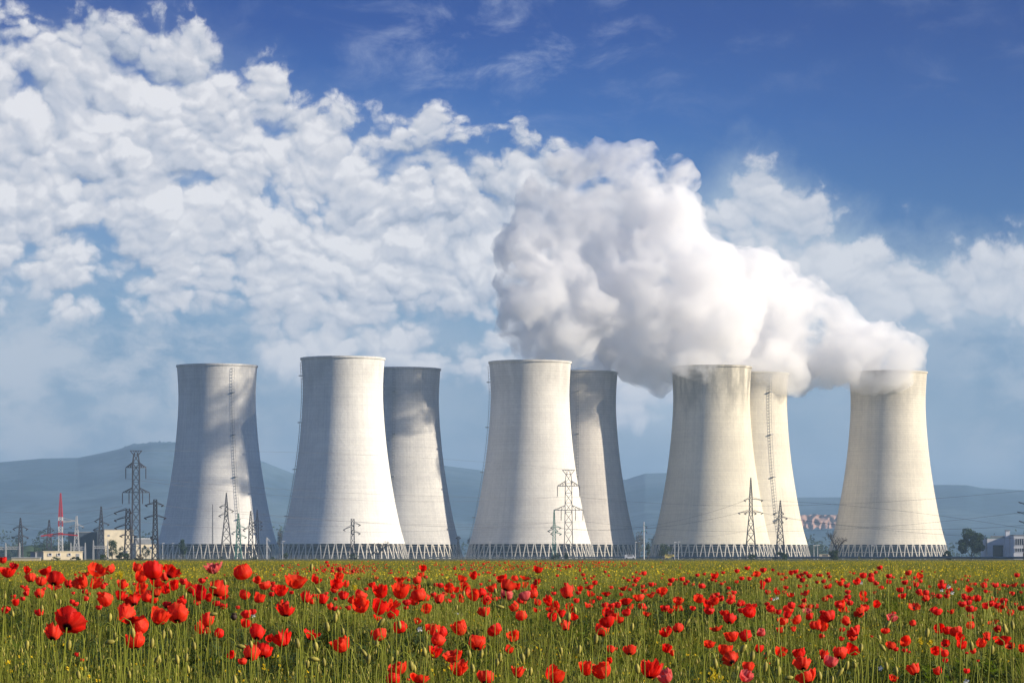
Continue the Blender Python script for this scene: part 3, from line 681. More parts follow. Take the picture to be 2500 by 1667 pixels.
# white leaning gantry between the first two towers
d = 1500; s = d/F; o = empty('white_gantry', (X(652, d), d, 0), 'small white lattice gantry between the first and second towers', 'gantry')
mb = MB(); lattice(mb, [(-.2, 1.6*s), (Z(1312, d), 1.2*s)], .14, d, .6); mb.build('lattice_mast', M_WHITE, o)
mb = MB(); mb.bar((0,0,Z(1312,d)), (8*s,0,Z(1322,d)), .2); mb.bar((0,0,Z(1312,d)), (-5*s,0,Z(1318,d)), .2); mb.bar((1*s,0,Z(1330,d)), (9*s,0,Z(1345,d)), .2); mb.build('cross_arm', M_WHITE, o)

# ------------------------------------------------------------------ cables
M_CABLE = mat('cable', (.10,.085,.09), .6)
def cable(pts, sag, label, r=.045, n=26):
    for (a, b), sg in zip(zip(pts, pts[1:]), [sag]*len(pts)):
        A = Vector(P(*a)); B = Vector(P(*b)); L = []
        for i in range(n+1):
            f = i/n; q = A.lerp(B, f); q.z -= 4*sg*f*(1-f); L.append(q)
        mb = MB(); mb.tube(L, r, 4, False); tag(mb.build('power_cable', M_CABLE), label, 'cable', 'power cables strung across the plant')
cable([(299,1270,1540),(1352,1275,1850)], 5.5, 'cable running from the tallest left pylon to the big middle pylon, lowest strand')
cable([(365,1230,1540),(1424,1272,1850)], 5, 'cable between the two flared pylons, outer right strand of their lower arms')
cable([(307,1168,1540),(1361,1213,1850)], 6, 'cable between the two flared pylons, left strand of their upper arms')
cable([(356,1168,1540),(1415,1213,1850)], 3, 'cable between the two flared pylons, right strand of their upper arms')
cable([(345,1100,1540),(1400,1147,1850)], -3, 'earth wire joining the flared tops of the two big pylons', .04)
cable([(1424,1272,1850),(2570,1240,1300)], 7.5, 'cable leaving the big middle pylon rightwards past the last tower, lower strand')
cable([(1415,1213,1850),(2570,1190,1300)], 6, 'cable leaving the big middle pylon rightwards past the last tower, upper strand')
cable([(580,1262,1500),(861,1285,1550)], 1.2, 'short cable from the splayed pointed pylon to the flat-topped one')
cable([(571,1247,1500),(1369,1287,1600)], 2.5, 'cable from the splayed pointed pylon to the short greenish pylon')
cable([(1370,1289,1600),(1802,1252,1500)], 3.5, 'cable from the short greenish pylon to the tall spiked pylon\'s lower arm')
cable([(1371,1290,1600),(1817,1222,1500)], 5, 'cable from the short greenish pylon to the tall spiked pylon\'s upper arm')
cable([(1863,1221,1500),(2532,1295,1300)], -2, 'cable falling from the tall spiked pylon towards the lower right')
cable([(1863,1252,1500),(2531,1278,1300)], 4.5, 'cable from the tall spiked pylon\'s lower arm past the last tower\'s middle')
cable([(1923,1265,1600),(2529,1316,1300)], 1.5, 'cable from the shorter spiked pylon, lowest over the last tower')
cable([(1583,1302,1350),(1887,1276,1600)], 3.5, 'cable from the pale single pole to the shorter spiked pylon')
cable([(-60,1265,1800),(227,1293,1700)], 1.5, 'cable at far left ending at the pylon over the dark hall')
cable([(-60,1240,1500),(299,1235,1540)], 3, 'cable entering from the photo\'s left edge to the tallest left pylon')
cable([(69,1291,1800),(279,1252,1200)], 3, 'cable from the leftmost drooping-arm pylon to the stout pylon')

# ------------------------------------------------------------------ buildings
M_CREAM = mat('cream_render', (.72,.62,.44), .85, .12, .3); M_DARKHALL = mat('dark_blue_cladding', (.035,.050,.075), .6, .15, .3)
M_GREYW = mat('grey_wall', (.30,.31,.33), .8, .15, .3); M_WHITEW = mat('white_wall', (.66,.67,.70), .8, .08, .3); M_ROOF = mat('roof_grey', (.22,.23,.25), .8, .2, .3)
M_GLASS = mat('window_dark', (.03,.035,.05), .15, 0, 1, .6); M_GREENFR = mat('roof_green_edge', (.30,.50,.45), .6)
def building(name, px0, px1, ytop, d, depth, mt, label, roof=M_ROOF, wins=(), extra=None, rh=.4, rz=.30):
    x0, x1 = X(px0, d), X(px1, d); H = Z(ytop, d); o = empty(name, ((x0+x1)/2, d, 0), label, 'building', None, rz); hw = (x1-x0)/2
    MB().box((0, depth/2, H/2-.15), (hw, depth/2, H/2+.15)).build('wall', mt, o)
    MB().box((0, depth/2, H+rh/2+.002), (hw+.15, depth/2+.15, rh/2)).build('roof', roof, o)
    for (a, b, y0, y1, nm, m) in wins:
        ax, bx = X(a, d)-(x0+x1)/2, X(b, d)-(x0+x1)/2; z0, z1 = max(.02, Z(y1, d)), Z(y0, d)
        p = MB().box(((ax+bx)/2, -.03, (z0+z1)/2), (abs(bx-ax)/2, .05, abs(z1-z0)/2)).build(nm, m, o)
        if nm == 'window':
            fm = MB()
            for xx in np.linspace(ax, bx, max(2, int((b-a)/5)+1)): fm.box((xx, -.1, (z0+z1)/2), (.08, .03, (z1-z0)/2))
            fm.box(((ax+bx)/2, -.1, z0-.1), ((bx-ax)/2+.1, .05, .09)); fm.build('frame', M_WHITEW, p)
    return o
building('industrial_hall', 187, 254, 1299, 1900, 30, M_DARKHALL, 'dark blue industrial hall left of the tall cream hall', wins=[(195,210,1335,1350,'door',M_GREYW)])
building('industrial_hall', 254.5, 326, 1293, 1880, 34, M_CREAM, 'tall bright cream hall behind the lattice pylons', wins=[(262,268,1305,1309,'vent',M_ROOF),(300,312,1344,1358,'door',M_ROOF)])
building('low_building', 332, 382, 1328, 1800, 18, M_CREAM, 'low cream building against the left foot of the first tower', wins=[(338,344,1334,1339,'window',M_GLASS),(352,358,1334,1339,'window',M_GLASS),(366,372,1334,1339,'window',M_GLASS)])
building('annex', 330, 369, 1315, 1930, 16, M_ROOF, 'grey annex showing above the low cream building', M_WHITEW)
building('long_building', 106, 202, 1346, 800, 10, M_CREAM, 'long low cream building behind the red and white mast\'s foot', M_CREAM, wins=[(118,126,1350,1355,'window',M_GLASS),(140,147,1350,1355,'window',M_GLASS),(166,173,1350,1355,'window',M_GLASS),(186,194,1351,1366,'door',M_GREYW)], rh=.15)
building('shed', 86, 105.6, 1348, 815, 8, M_GREYW, 'grey shed joined to the left end of the long cream building', wins=[(97,101,1355,1359,'window',M_GLASS)], rh=.15)
building('white_building', 2410, 2468, 1313, 1500, 20, M_WHITEW, 'white building with a large dark gate, right of the big round tree', M_GREENFR, wins=[(2424,2449,1330,1358,'gate',M_GLASS),(2418,2453,1307.5,1312.4,'roof_box',M_ROOF)], rh=.25, rz=0.0)
o = building('white_building', 2475, 2560, 1307, 1480, 24, M_WHITEW, 'white office block with dark window bands cut by the right edge', M_ROOF, wins=[(2478,2556,1315,1330,'window',M_GLASS),(2478,2556,1338,1346,'window',M_GLASS)], rz=0.0)
d = 1490; s = d/F; o = empty('white_chimney', (X(2461, d), d+2, 0), 'square white chimney stack rising between the two white buildings', 'chimney')
MB().box((0,0,Z(1294.5,d)/2), (5*s,1.2,Z(1294.5,d)/2)).build('stack', M_WHITEW, o); MB().box((0,0,Z(1294,d)), (5.6*s,1.4,.15)).build('cap', M_ROOF, o)
# low white wall and gravel at far left
d = 560; o = empty('low_wall', (X(64, d), d, 0), 'low whitish wall at far left, just above the poppies', 'wall')
MB().box((0,0,.42), (X(99,d)/2-X(28,d)/2, .12, .42)).build('wall', M_CREAM, o); MB().box((0,0,.90), ((X(99,d)-X(28,d))/2+.05, .2, .055)).build('coping', M_WHITEW, o)
# green bank
vs = []; fs = []
for j in range(6):
    for i in range(24):
        px = 30+90*i/23; dd = 1950+j*14; h = math.sin(PI*i/23)**.6*8.2*(min(1, j/3)); vs.append((X(px, dd), dd, h-.05))
for j in range(5):
    for i in range(23): q = j*24+i; fs.append((q, q+1, q+25, q+24))
tag(MB().add(vs, fs).build('grass_bank', mat('bank_grass', (.05,.09,.03), .95, .3, .2), None, True), kind='structure')

# ------------------------------------------------------------------ pipeline on supports, fences, lamps
M_PIPE = mat('pipe_blue', (.020,.060,.085), .5, .2, .2, .4); M_SAND = mat('pale_gravel', (.58,.50,.40), .95, .2, .3)
def pipeline():
    a = Vector((X(1045, 1980), 1980, 0)); b = Vector((X(2640, 1000), 1000, 0)); o = empty('pipeline', a, 'long dark blue pipeline on low supports along the field\'s far edge', 'pipeline')
    mb = MB(); L = []
    for i in range(60):
        q = a.lerp(b, i/59)-a; q.z = .80+.04*math.sin(i); L.append(q)
    mb.tube(L, .36, 10); mb.build('pipe', M_PIPE, o, True)
    for i in range(60):
        q = a.lerp(b, (i+.5)/60)-a; MB().box((0,0,.2), (.18,.18,.25)).build('support', M_GREYW, o, False, (q.x, q.y, 0))
pipeline()
tag(MB().add([(X(1880,985),985,.004),(X(2240,985),985,.004),(X(2240,1060),1060,.004),(X(1880,1060),1060,.004)], [(0,1,2,3)]).build('gravel_track', M_SAND), kind='structure')
M_FENCE = mat('fence_wire', (.34,.36,.36), .7)
def fence(px0, px1, d, h, label, step):
    o = empty('perimeter_fence', (X(px0, d), d, 0), label, 'fence', 'fences round the plant'); W = X(px1, d)-X(px0, d); n = int((px1-px0)/step)
    pm = MB().box((0,0,h/2), (.06,.06,h/2)).mesh('post', M_FENCE)
    for i in range(n+1): link('post', pm, o, (W*i/n, 0, 0))
    mb = MB(); k = int(W/1.1)
    for i in range(k): mb.box((W*(i+.5)/k, 0, h*.45), (.018, .018, h*.42))
    for z in (.25, h*.5, h*.9): mb.box((W/2, 0, z), (W/2, .03, .035))
    mb.build('wire_mesh', M_FENCE, o)
fence(350, 685, 1420, 2.1, 'pale wire fence below the leftmost tower', 7)
fence(686, 1135, 1500, 2.0, 'pale wire fence below the second and third towers', 8)
fence(1136, 1560, 1600, 1.9, 'pale wire fence below the fourth and fifth towers', 8)
def lamp(px, d, ytop, label):
    o = empty('street_lamp', (X(px, d), d, 0), label, 'street lamp', 'lamp posts on the plant grounds'); H = Z(ytop, d)
    MB().tube([(0,0,-.1),(0,0,H)], [.16,.09], 6).build('post', M_GALV, o); MB().box((.35,0,H), (.55,.25,.14)).build('lamp_head', M_WHITE, o)
for a in ((690,1450,1321,'pale lamp post at the left feet of the second tower'),(1196,1600,1322,'lamp post at the left feet of the fourth tower'),(1551,1500,1323,'lamp post right of the fifth tower\'s feet'),
          (1647,1400,1323,'double-looking lamp post left side of the sixth tower\'s feet'),(1656,1420,1322,'lamp post second from left at the sixth tower\'s feet'),(1987,1300,1331,'left one of two lamp posts before the bare tree'),(1996,1300,1330,'right one of two lamp posts before the bare tree'),
          (2128,1400,1331,'lamp post at the left feet of the rightmost tower'),(2258,1400,1332,'lamp post at the right feet of the rightmost tower'),(397,1500,1325,'lamp post at the left feet of the first tower'),(421,1500,1325,'lamp post left of the narrow dark tree')):
    lamp(*a)
def van(px, d, label, col):
    o = empty('parked_van', (X(px, d), d, 0), label, 'van'); b = MB(); 
    pts = [(-2.4,.45),(2.3,.45),(2.4,1.1),(1.9,1.25),(1.5,2.05),(-2.3,2.1),(-2.4,1.9)]
    vs = [(x, y, z) for y in (-.95, .95) for x, z in pts]; n = len(pts); fs = [tuple(range(n)), tuple(range(2*n-1, n-1, -1))]+[(i, i+n, (i+1) % n+n, (i+1) % n) for i in range(n)]
    b.add(vs, fs).build('body', col, o)
    MB().box((0,-.96,1.6), (1.2,.02,.25)).build('window', M_GLASS, o)
    for sx in (-1.5, 1.5):
        for sy in (-.85, .85): MB().tube([(sx, sy-.12, .36), (sx, sy+.12, .36)], .36, 12).build('wheel', M_STEELDK, o)
van(2014, 1350, 'small cream van parked left of the bare tree', M_CREAM)
van(1538, 1500, 'small white van below the fifth tower', M_WHITEW)
van(1636, 1450, 'yellowish van below the left feet of the sixth tower', mat('van_yellow', (.8,.62,.15), .5))

# ------------------------------------------------------------------ haze
hz = bpy.data.materials.new('haze_air'); hz.use_nodes = True; t = NT(hz.node_tree); out = t.n('ShaderNodeOutputMaterial')
v = t.n('ShaderNodeVolumePrincipled'); v.inputs['Color'].default_value = (.50,.74,1,1); v.inputs['Density'].default_value = HAZE_D; v.inputs['Anisotropy'].default_value = .1
t.l(v.outputs[0], out.inputs['Volume']); hz.cycles.homogeneous_volume = True
tag(MB().box((0, 6300, 174.5), (6000, 6400, 175.5)).build('haze', hz), 'pale blue haze lying over the plain', 'haze', None, 'stuff')
# ------------------------------------------------------------------ meadow plants
M_STEM = mat('stem_green', (.27,.29,.03), .6, .25, 6, .3, 0, .25); M_LF = mat('weed_leaf', (.13,.195,.013), .6, .5, 1.3, .3, 0, .5)
M_LFD = mat('weed_leaf_dark', (.034,.062,.008), .65, .4, 1.3, .3, 0, .35)
M_GRS = mat('grass_blade', (.25,.265,.018), .6, .4, .8, .3, 0, .5); M_STRAW = mat('straw_blade', (.24,.21,.03), .7, .3, 2, .3, 0, .3)
M_BUD = mat('bud_green', (.29,.25,.045), .6, .35, 60, .3); M_YEL = mat('yellow_blossom', (.80,.58,.02), .6, .2, 8, .2, 0, .35)
M_WHT = mat('white_blossom', (.82,.82,.80), .6, 0, 1, .2, 0, .3); M_POD = mat('dried_pod', (.05,.03,.02), .7)
def petal_mat(name, col, col2):
    m = bpy.data.materials.new(name); m.use_nodes = True; t = NT(m.node_tree); out = t.n('ShaderNodeOutputMaterial')
    o = t.n('ShaderNodeTexCoord').outputs['Object']; r = t.n('ShaderNodeVectorMath', operation='LENGTH'); t.l(o, r.inputs[0])
    x, y, z = t.sep(o); ang = t.m('ARCTAN2', y, x)
    vein = t.noise(t.comb(t.m('MULTIPLY', ang, 9), t.m('MULTIPLY', r.outputs['Value'], 1.5), 0.0), 2.2, 3, .6).outputs[0]
    nz = t.noise(o, 3.5, 3, .5).outputs[0]
    c = t.mix(t.ss(t.m('ADD', t.m('MULTIPLY', vein, .6), t.m('MULTIPLY', nz, .5)), .42, .72), col, col2)
    blot = t.ss(t.m('ADD', r.outputs['Value'], t.m('MULTIPLY', nz, .10)), .15, .24, 1, 0); c = t.mix(blot, c, (.035,.005,.008))
    b = t.n('ShaderNodeBsdfPrincipled'); b.inputs['Roughness'].default_value = .5; b.inputs['Specular IOR Level'].default_value = .25; t.l(c, b.inputs['Base Color'])
    bp = t.n('ShaderNodeBump'); bp.inputs['Strength'].default_value = .25; bp.inputs['Distance'].default_value = .02; t.l(vein, bp.inputs['Height']); t.l(bp.outputs[0], b.inputs['Normal'])
    tr = t.n('ShaderNodeBsdfTranslucent'); t.l(c, tr.inputs[0]); mx = t.n('ShaderNodeMixShader'); mx.inputs[0].default_value = .56
    t.l(b.outputs[0], mx.inputs[1]); t.l(tr.outputs[0], mx.inputs[2]); t.l(mx.outputs[0], out.inputs[0]); return m
M_PET = petal_mat('poppy_red', (.95,.012,.008), (1.0,.045,.018)); M_PET2 = petal_mat('poppy_bright', (1.0,.035,.012), (1.0,.11,.035)); M_PET3 = petal_mat('poppy_deep', (.74,.008,.014), (.86,.014,.02))
M_PETP = petal_mat('poppy_pink', (.85,.09,.09), (.92,.26,.22))
def petals(openness, crumple, seed, droop=0.0, n=4):
    rnd = random.Random(seed); vs = []; fs = []; NU, NV = 13, 9
    for k in range(n):
        inner = k % 2; a0 = 2*PI*k/n+rnd.uniform(-.15, .15); half = math.radians(rnd.uniform(64, 80)); sc = (.97 if inner else 1.0)*rnd.uniform(.90, 1.06); b = len(vs)
        ph0 = rnd.uniform(0, 9); op = openness+rnd.uniform(-.10, .10)
        for j in range(NV):
            v0 = j/(NV-1)
            for i in range(NU):
                w = i/(NU-1)*2-1; v = v0*(1-.10*abs(w)**4)*sc
                # integrate the profile
                r = z = 0; st = 8; endang = math.radians(104-72*op)
                for q in range(st):
                    f = (q+.5)/st*v; an = math.radians(5)+(endang-math.radians(5))*min(1, f*1.5)**.9-droop*max(0, f-.45)*2.2
                    r += math.cos(an)*v/st; z += math.sin(an)*v/st
                th = a0+w*half*(1-.12*v0); fr = mnoise.noise((math.cos(th)*2.6+ph0, math.sin(th)*2.6, v0*1.2+seed))
                fr2 = mnoise.noise((w*5.5+ph0, v0*2.2, seed*1.7)); r += (fr*.12+fr2*.08)*crumple*v0; z += (fr2*.11-fr*.07)*crumple*v0**1.5
                r += .02*(1-inner)+.015*rnd.random()*crumple*v0
                vs.append([r*math.cos(th), r*math.sin(th), z])
        for j in range(NV-1):
            for i in range(NU-1):
                q = b+j*NU+i; fs.append((q, q+1, q+NU+1, q+NU))
    V = np.array(vs); wd = max(np.ptp(V[:, 0]), np.ptp(V[:, 1])); V /= wd
    return V, fs, float(V[:, 2].max())
SHAPES = []
SPEC = [('round cupped',.12,.9,0),('cupped',.28,1.1,0),('bowl-shaped',.40,1.1,0),('half open',.55,1.4,0),('wide open',.80,1.4,.4),('crumpled',.35,2.3,.2),('closed round',-.08,.7,0),('floppy',.55,1.5,1.1)]
for i, (nm, op, cr, dr) in enumerate(SPEC):
    for rep in range(3):
        V, fs, h = petals(op, cr, 10+i*3+rep, dr); mats = {}
        for key, m in (('r', M_PET), ('b', M_PET2), ('d', M_PET3), ('p', M_PETP)):
            me = bpy.data.meshes.new('petals'); me.from_pydata(V.tolist(), [], fs); me.materials.append(m); me.polygons.foreach_set('use_smooth', [True]*len(me.polygons)); me.update(); mats[key] = me
        SHAPES.append((nm, h, mats))
def ovoid(mb, c, ax, l, r, n=6):
    ax = Vector(ax).normalized(); c = Vector(c); mb.tube([c-ax*l*.5, c-ax*l*.32, c, c+ax*l*.33, c+ax*l*.5], [r*.25, r*.78, r, r*.72, r*.12], n)
mb = MB(); ovoid(mb, (0,0,.13), (0,0,1), .20, .075, 8); mb.lathe([(.0,.245),(.09,.235),(.09,.225),(.0,.225)], 8); HEART = mb.mesh('seed_head', M_POD)

# ---- anchors of the skyline used to tell flowers apart in words
ANCH = [(-40,'the photo\'s left edge'),(60,'the low whitish wall'),(105,'the grey shed'),(148,'the red and white mast'),(190,'the pale galvanised pylon'),(235,'the dark blue hall'),(285,'the tall cream hall'),(332,'the tallest left pylon'),(379,'the dark blunt pylon'),(443,'the narrow dark tree'),(505,'the leftmost tower\'s middle'),(552,'the splayed pointed pylon'),(612,'the dark pointed pylon'),(660,'the gap after the first tower'),(720,'the second tower\'s left foot'),(785,'the second tower, left of middle'),(861,'the flat-topped small pylon'),(925,'the brownish bare thicket'),(985,'the second tower\'s right foot'),(1045,'the third tower\'s middle'),(1105,'the third tower\'s right foot'),(1170,'the fourth tower\'s left foot'),(1230,'the fourth tower, left of middle'),(1294,'the fourth tower\'s middle'),(1353,'the greenish pylon'),(1388,'the big two-tier pylon'),(1450,'the fourth tower\'s right foot'),(1510,'the fifth tower\'s middle'),(1572,'the pale single pole'),(1621,'the bushy bright tree'),(1680,'the sixth tower, left of middle'),(1737,'the sixth tower\'s middle'),(1790,'the sixth tower, right of middle'),(1833,'the tall spiked pylon'),(1905,'the shorter spiked pylon'),(1975,'the quarry face'),(2044,'the bare wide tree'),(2105,'the last tower\'s left half'),(2168,'the last tower\'s middle'),(2235,'the last tower\'s right half'),(2300,'the round dark bush'),(2371,'the big round tree'),(2437,'the white building\'s gate'),(2490,'the office block at right')]
ORD = ['lowest','second lowest','third lowest','fourth lowest','fifth lowest','sixth lowest','seventh lowest','eighth lowest','ninth lowest','tenth lowest','eleventh lowest','twelfth lowest','thirteenth lowest','fourteenth lowest']
def wording(items):
    """items: list of dict(px, py, ...) -> adds 'ord', 'anchor', 'cnt'"""
    cols = {}
    for it in items:
        k = min(range(len(ANCH)), key=lambda i: abs(ANCH[i][0]-it['px'])); cols.setdefault(k, []).append(it)
    for k, L in cols.items():
        L.sort(key=lambda it: -it['py'])
        for i, it in enumerate(L): it['ord'] = ORD[min(i, len(ORD)-1)] if len(L) > 1 else 'only'; it['anchor'] = ANCH[k][1]; it['n'] = len(L)

def parse(s): return [tuple(float(v) for v in q.split(',')) for q in s.split()]
CR = {0: """90,265,170,120 165,200,120,80 310,245,85,110 530,255,155,90 1100,250,200,125 990,285,110,60 1265,235,140,95 1590,220,150,110 1620,320,130,120 1760,250,210,190 1965,275,200,140 1790,375,170,110 1890,325,110,90 350,330,130,100 470,370,130,110 625,355,200,115 620,440,150,80 935,385,210,150 790,405,110,80 1090,395,140,150 1400,405,110,110 1620,445,120,120 1990,420,130,110 1205,565,150,170 1390,530,130,120 1530,600,190,115 1790,500,160,110 1680,550,130,110 1590,530,90,80 1900,465,110,100 2110,375,90,40 2200,445,150,120 2290,510,140,160 2320,365,80,50 2095,590,130,110 1760,590,120,70 1920,650,110,60 450,510,100,90 155,545,55,50 180,610,90,85 255,430,45,50 790,845,380,190 610,965,250,200 1440,750,200,210 1500,810,330,130 1600,880,190,180 1550,1050,190,170 1830,770,230,190 2040,750,230,170 2330,810,60,150 2300,900,110,140 885,1210,60,50 935,1270,40,25 975,490,70,40 1180,430,70,60 30,130,90,40""",
500: """100,220,200,130 435,255,190,175 150,460,190,160 45,560,100,90 215,550,100,60 605,360,95,70 690,415,120,90 1040,375,270,170 875,475,130,120 1275,350,125,95 790,430,60,60 455,525,120,100 625,555,110,110 1160,550,120,130 1225,600,70,60 1355,575,125,110 1540,325,100,90 1515,400,130,110 1625,395,60,85 1485,470,80,60 1590,530,110,110 1790,535,130,100 1700,580,100,80 1785,650,170,140 1920,410,85,60 2020,490,170,150 2245,355,140,100 2250,480,200,180 2160,640,130,150 2010,660,150,180 2150,740,150,120 1990,790,120,60 2235,890,150,140 2000,980,155,140 930,710,210,130 870,630,90,60 1440,655,60,80 1530,670,60,60 30,810,130,150 30,920,80,120 165,960,100,110 470,850,100,100 475,745,80,70 385,670,50,60 600,965,180,160 740,1035,90,60 890,1020,200,200 1225,985,195,140 1565,1100,245,190 530,1200,190,160 680,1165,160,150 600,1100,80,80 305,1215,100,60 430,1290,90,70 1405,150,40,35 1410,185,40,30 1325,205,30,30 1380,235,35,30 1470,250,40,30 1550,235,60,35 1620,195,25,25 1625,275,30,25 1565,275,25,25 1700,255,45,25 1760,265,30,25 1830,270,25,20 1285,240,35,30 1470,215,30,25 890,190,30,22 1070,180,22,25 970,212,20,20 1595,225,30,25 1675,200,20,20 2320,262,25,22 1500,280,35,25 130,625,80,50 225,295,25,20 2220,1375,240,160 2160,1495,150,110 2340,1495,40,60""",
1000: """155,220,80,90 135,290,70,70 185,322,50,35 85,360,90,80 605,335,105,80 735,305,90,90 1060,340,115,70 1210,330,70,65 1330,335,125,55 1475,235,110,80 1120,425,165,115 1230,430,80,80 1325,410,70,80 1465,385,90,50 1425,440,75,60 460,450,105,105 535,465,80,70 620,405,90,70 640,465,110,80 945,450,120,90 335,575,130,115 110,535,140,130 60,590,120,90 190,550,80,90 25,440,60,80 90,440,80,60 735,535,140,125 825,510,110,80 885,590,100,100 905,525,60,60 1110,525,130,85 1030,560,40,50 1320,545,135,100 1420,515,100,95 1470,615,90,70 1455,700,90,50 1200,660,100,100 1280,755,115,115 855,720,140,115 190,690,105,100 90,825,80,75 1590,600,110,140 1685,655,105,85 1620,695,110,60 1640,780,110,105 1740,740,110,100 1840,680,95,100 1880,775,90,75 1805,500,150,140 1870,450,60,80 1960,455,75,65 1935,500,60,50 2070,445,95,60 2075,515,95,65 2260,520,115,60 2180,565,60,40 2095,600,60,45 2045,650,100,65 2310,690,90,60 2280,750,160,90 2270,840,170,120 2210,930,140,130 2310,1155,90,75 2290,1280,65,75 1780,870,110,150 575,905,145,165 980,930,160,120 270,920,150,130 370,945,110,130 325,1040,140,140 290,1180,160,150 780,1075,175,150 1190,1000,130,110 1150,1145,90,95 500,1235,240,140 560,1370,250,200 110,1490,240,120 870,1480,200,120 1245,1410,150,140 1670,1440,195,180 2035,1370,170,160 2210,1395,190,170 925,270,30,20 515,225,35,25 305,180,20,25 470,355,30,20 845,170,30,30 905,150,22,20 1090,155,25,25 590,180,30,20 710,185,25,20 1240,190,25,25 1290,195,25,25 1715,190,40,30 1840,200,40,25 1985,295,45,35 2240,260,35,30 2135,385,60,35 1640,440,30,30 1800,210,30,20 1040,185,25,20 300,410,50,50 345,415,70,50 410,515,60,60 500,540,60,50 585,530,50,40 1145,180,22,18 1500,165,25,15 1560,160,25,15 2290,150,25,15 2180,150,25,15""",
1500: """340,280,60,60 235,358,65,50 270,335,50,45 155,355,45,30 105,450,105,65 230,410,50,40 180,465,45,35 340,480,75,55 325,430,50,35 430,408,60,55 540,335,28,28 655,358,70,55 708,352,35,40 640,405,50,35 785,345,60,50 840,372,45,30 900,408,38,30 960,298,50,45 1032,285,38,40 1150,308,80,62 1125,350,45,30 1250,270,42,35 1400,253,55,35 1525,218,62,48 1705,240,75,50 1812,238,38,40 1465,335,60,60 1545,340,55,38 1635,285,75,60 1400,375,45,30 1000,425,70,32 1702,395,70,80 1780,355,70,50 1885,285,45,40 1935,285,35,35 1960,325,45,40 1925,350,40,38 2022,272,60,45 2082,258,60,50 2100,312,55,40 2155,300,50,38 2195,272,50,42 2245,308,65,50 2155,355,65,40 2340,298,40,45 2330,380,45,45 1965,440,55,50 1955,495,50,45 1765,497,65,48 1870,490,80,65 1850,455,40,40 2025,527,85,52 2195,508,105,60 2130,430,50,45 2215,420,40,30 1372,500,60,45 505,485,65,50 560,485,100,85 540,530,50,35 420,530,120,75 280,560,110,80 130,608,135,70 180,670,95,55 30,632,65,50 345,680,60,60 368,748,95,65 735,595,115,85 730,675,100,75 780,695,35,40 578,683,95,70 643,706,65,65 970,575,115,80 1060,600,70,60 1080,645,120,75 1150,602,110,80 1235,567,75,50 1345,560,75,80 1380,600,40,30 1455,618,80,60 1125,520,30,80 1265,730,90,80 1550,712,140,130 1325,810,140,100 1798,575,50,45 1765,635,30,30 1835,717,70,45 1993,697,108,85 2165,650,90,75 2235,665,80,60 2210,710,100,60 2240,775,105,75 2320,658,65,55 1935,828,105,80 2090,815,115,90 1905,925,85,75 2060,915,55,75 2290,875,90,90 2340,880,60,130 20,760,70,150 60,808,85,75 588,955,135,110 725,915,115,85 1168,910,140,80 1345,1005,160,120 1510,1000,125,120 1690,950,90,90 1665,975,60,55 1090,1092,135,85 1270,1155,165,130 1340,1270,210,125 1660,1142,105,95 1745,1228,65,75 1540,1355,145,110 1508,1462,165,125 1910,1182,145,108 2125,1195,130,105 2165,1318,180,150 2205,1470,235,150 600,1140,125,95 660,1192,65,80 175,1168,145,95 425,1370,235,230 585,1465,165,140 15,1145,45,60 1770,1310,30,35 845,278,20,20""",
2000: """710,210,62,62 18,300,45,42 100,280,45,45 120,318,45,45 120,355,35,30 55,370,55,45 188,370,35,30 245,388,75,70 270,352,45,35 108,425,80,55 315,420,62,55 432,378,75,58 330,492,62,45 328,550,75,42 135,550,42,40 70,573,72,58 510,305,80,50 590,303,65,45 645,268,45,30 605,350,75,42 645,392,60,48 400,278,35,28 355,265,25,25 798,310,68,48 790,375,62,40 718,442,60,42 640,500,45,45 500,525,80,70 515,575,85,55 1028,272,75,62 993,325,38,40 985,382,70,42 1085,330,50,30 1150,308,75,62 1155,365,50,45 1110,412,75,62 932,470,75,50 955,540,90,60 1148,492,72,55 1215,530,85,55 1225,572,90,55 1298,535,75,58 1220,500,70,35 1410,430,90,65 1380,370,45,30 1500,465,65,45 1265,430,40,45 1480,565,35,45 1010,610,55,40 1090,670,135,80 860,735,50,50 835,793,125,82 1080,855,78,62 660,635,95,80 240,635,105,90 265,690,100,60 315,715,40,40 470,725,150,80 110,785,170,110 40,875,120,150 315,830,105,105 270,922,65,60 395,955,160,115 385,1025,90,60 250,1028,60,62 760,938,95,62 985,1060,118,95 820,1115,110,70 885,1150,55,70 980,1160,60,60 1040,1180,30,30 1560,378,50,35 1635,350,35,30 1740,403,40,30 1785,400,45,32 1910,358,40,28 1890,418,68,65 1715,460,90,75 2038,415,68,42 2115,415,50,45 2160,425,40,40 2240,412,95,52 2065,460,40,38 2265,300,62,38 1970,495,40,35 2035,500,40,35 2220,512,58,62 2310,495,35,35 1815,568,88,65 2010,580,80,58 2100,655,120,65 2150,668,55,50 2070,710,60,40 2190,730,80,42 1640,630,90,45 1775,690,80,52 1518,717,75,60 1605,460,28,25 1735,870,92,85 1750,778,70,40 2000,842,120,50 2048,918,95,80 1380,918,125,95 1470,935,105,90 1570,945,140,105 1610,1015,110,80 1640,1095,110,95 1450,1085,100,70 1855,1075,115,95 1925,1005,95,105 2095,1050,185,110 2190,1115,110,40 2330,1140,75,95 1770,1170,75,60 1340,1170,120,85 1440,1190,80,90 1440,1275,65,40 1695,1190,35,30 50,1212,115,115 235,1195,150,115 380,1155,160,110 130,1290,155,125 1085,1380,145,125 1360,1395,95,95 855,1485,115,75 1690,1400,70,40 1820,1280,35,40 595,1005,40,35 30,1000,70,30 2262,632,40,25"""}
POP = []
for x0, s in CR.items():
    for x, y, w, h in parse(s): POP.append(dict(px=x0+x/4.704, py=1340+y/4.704, w=w/4.704, h=h/4.704))
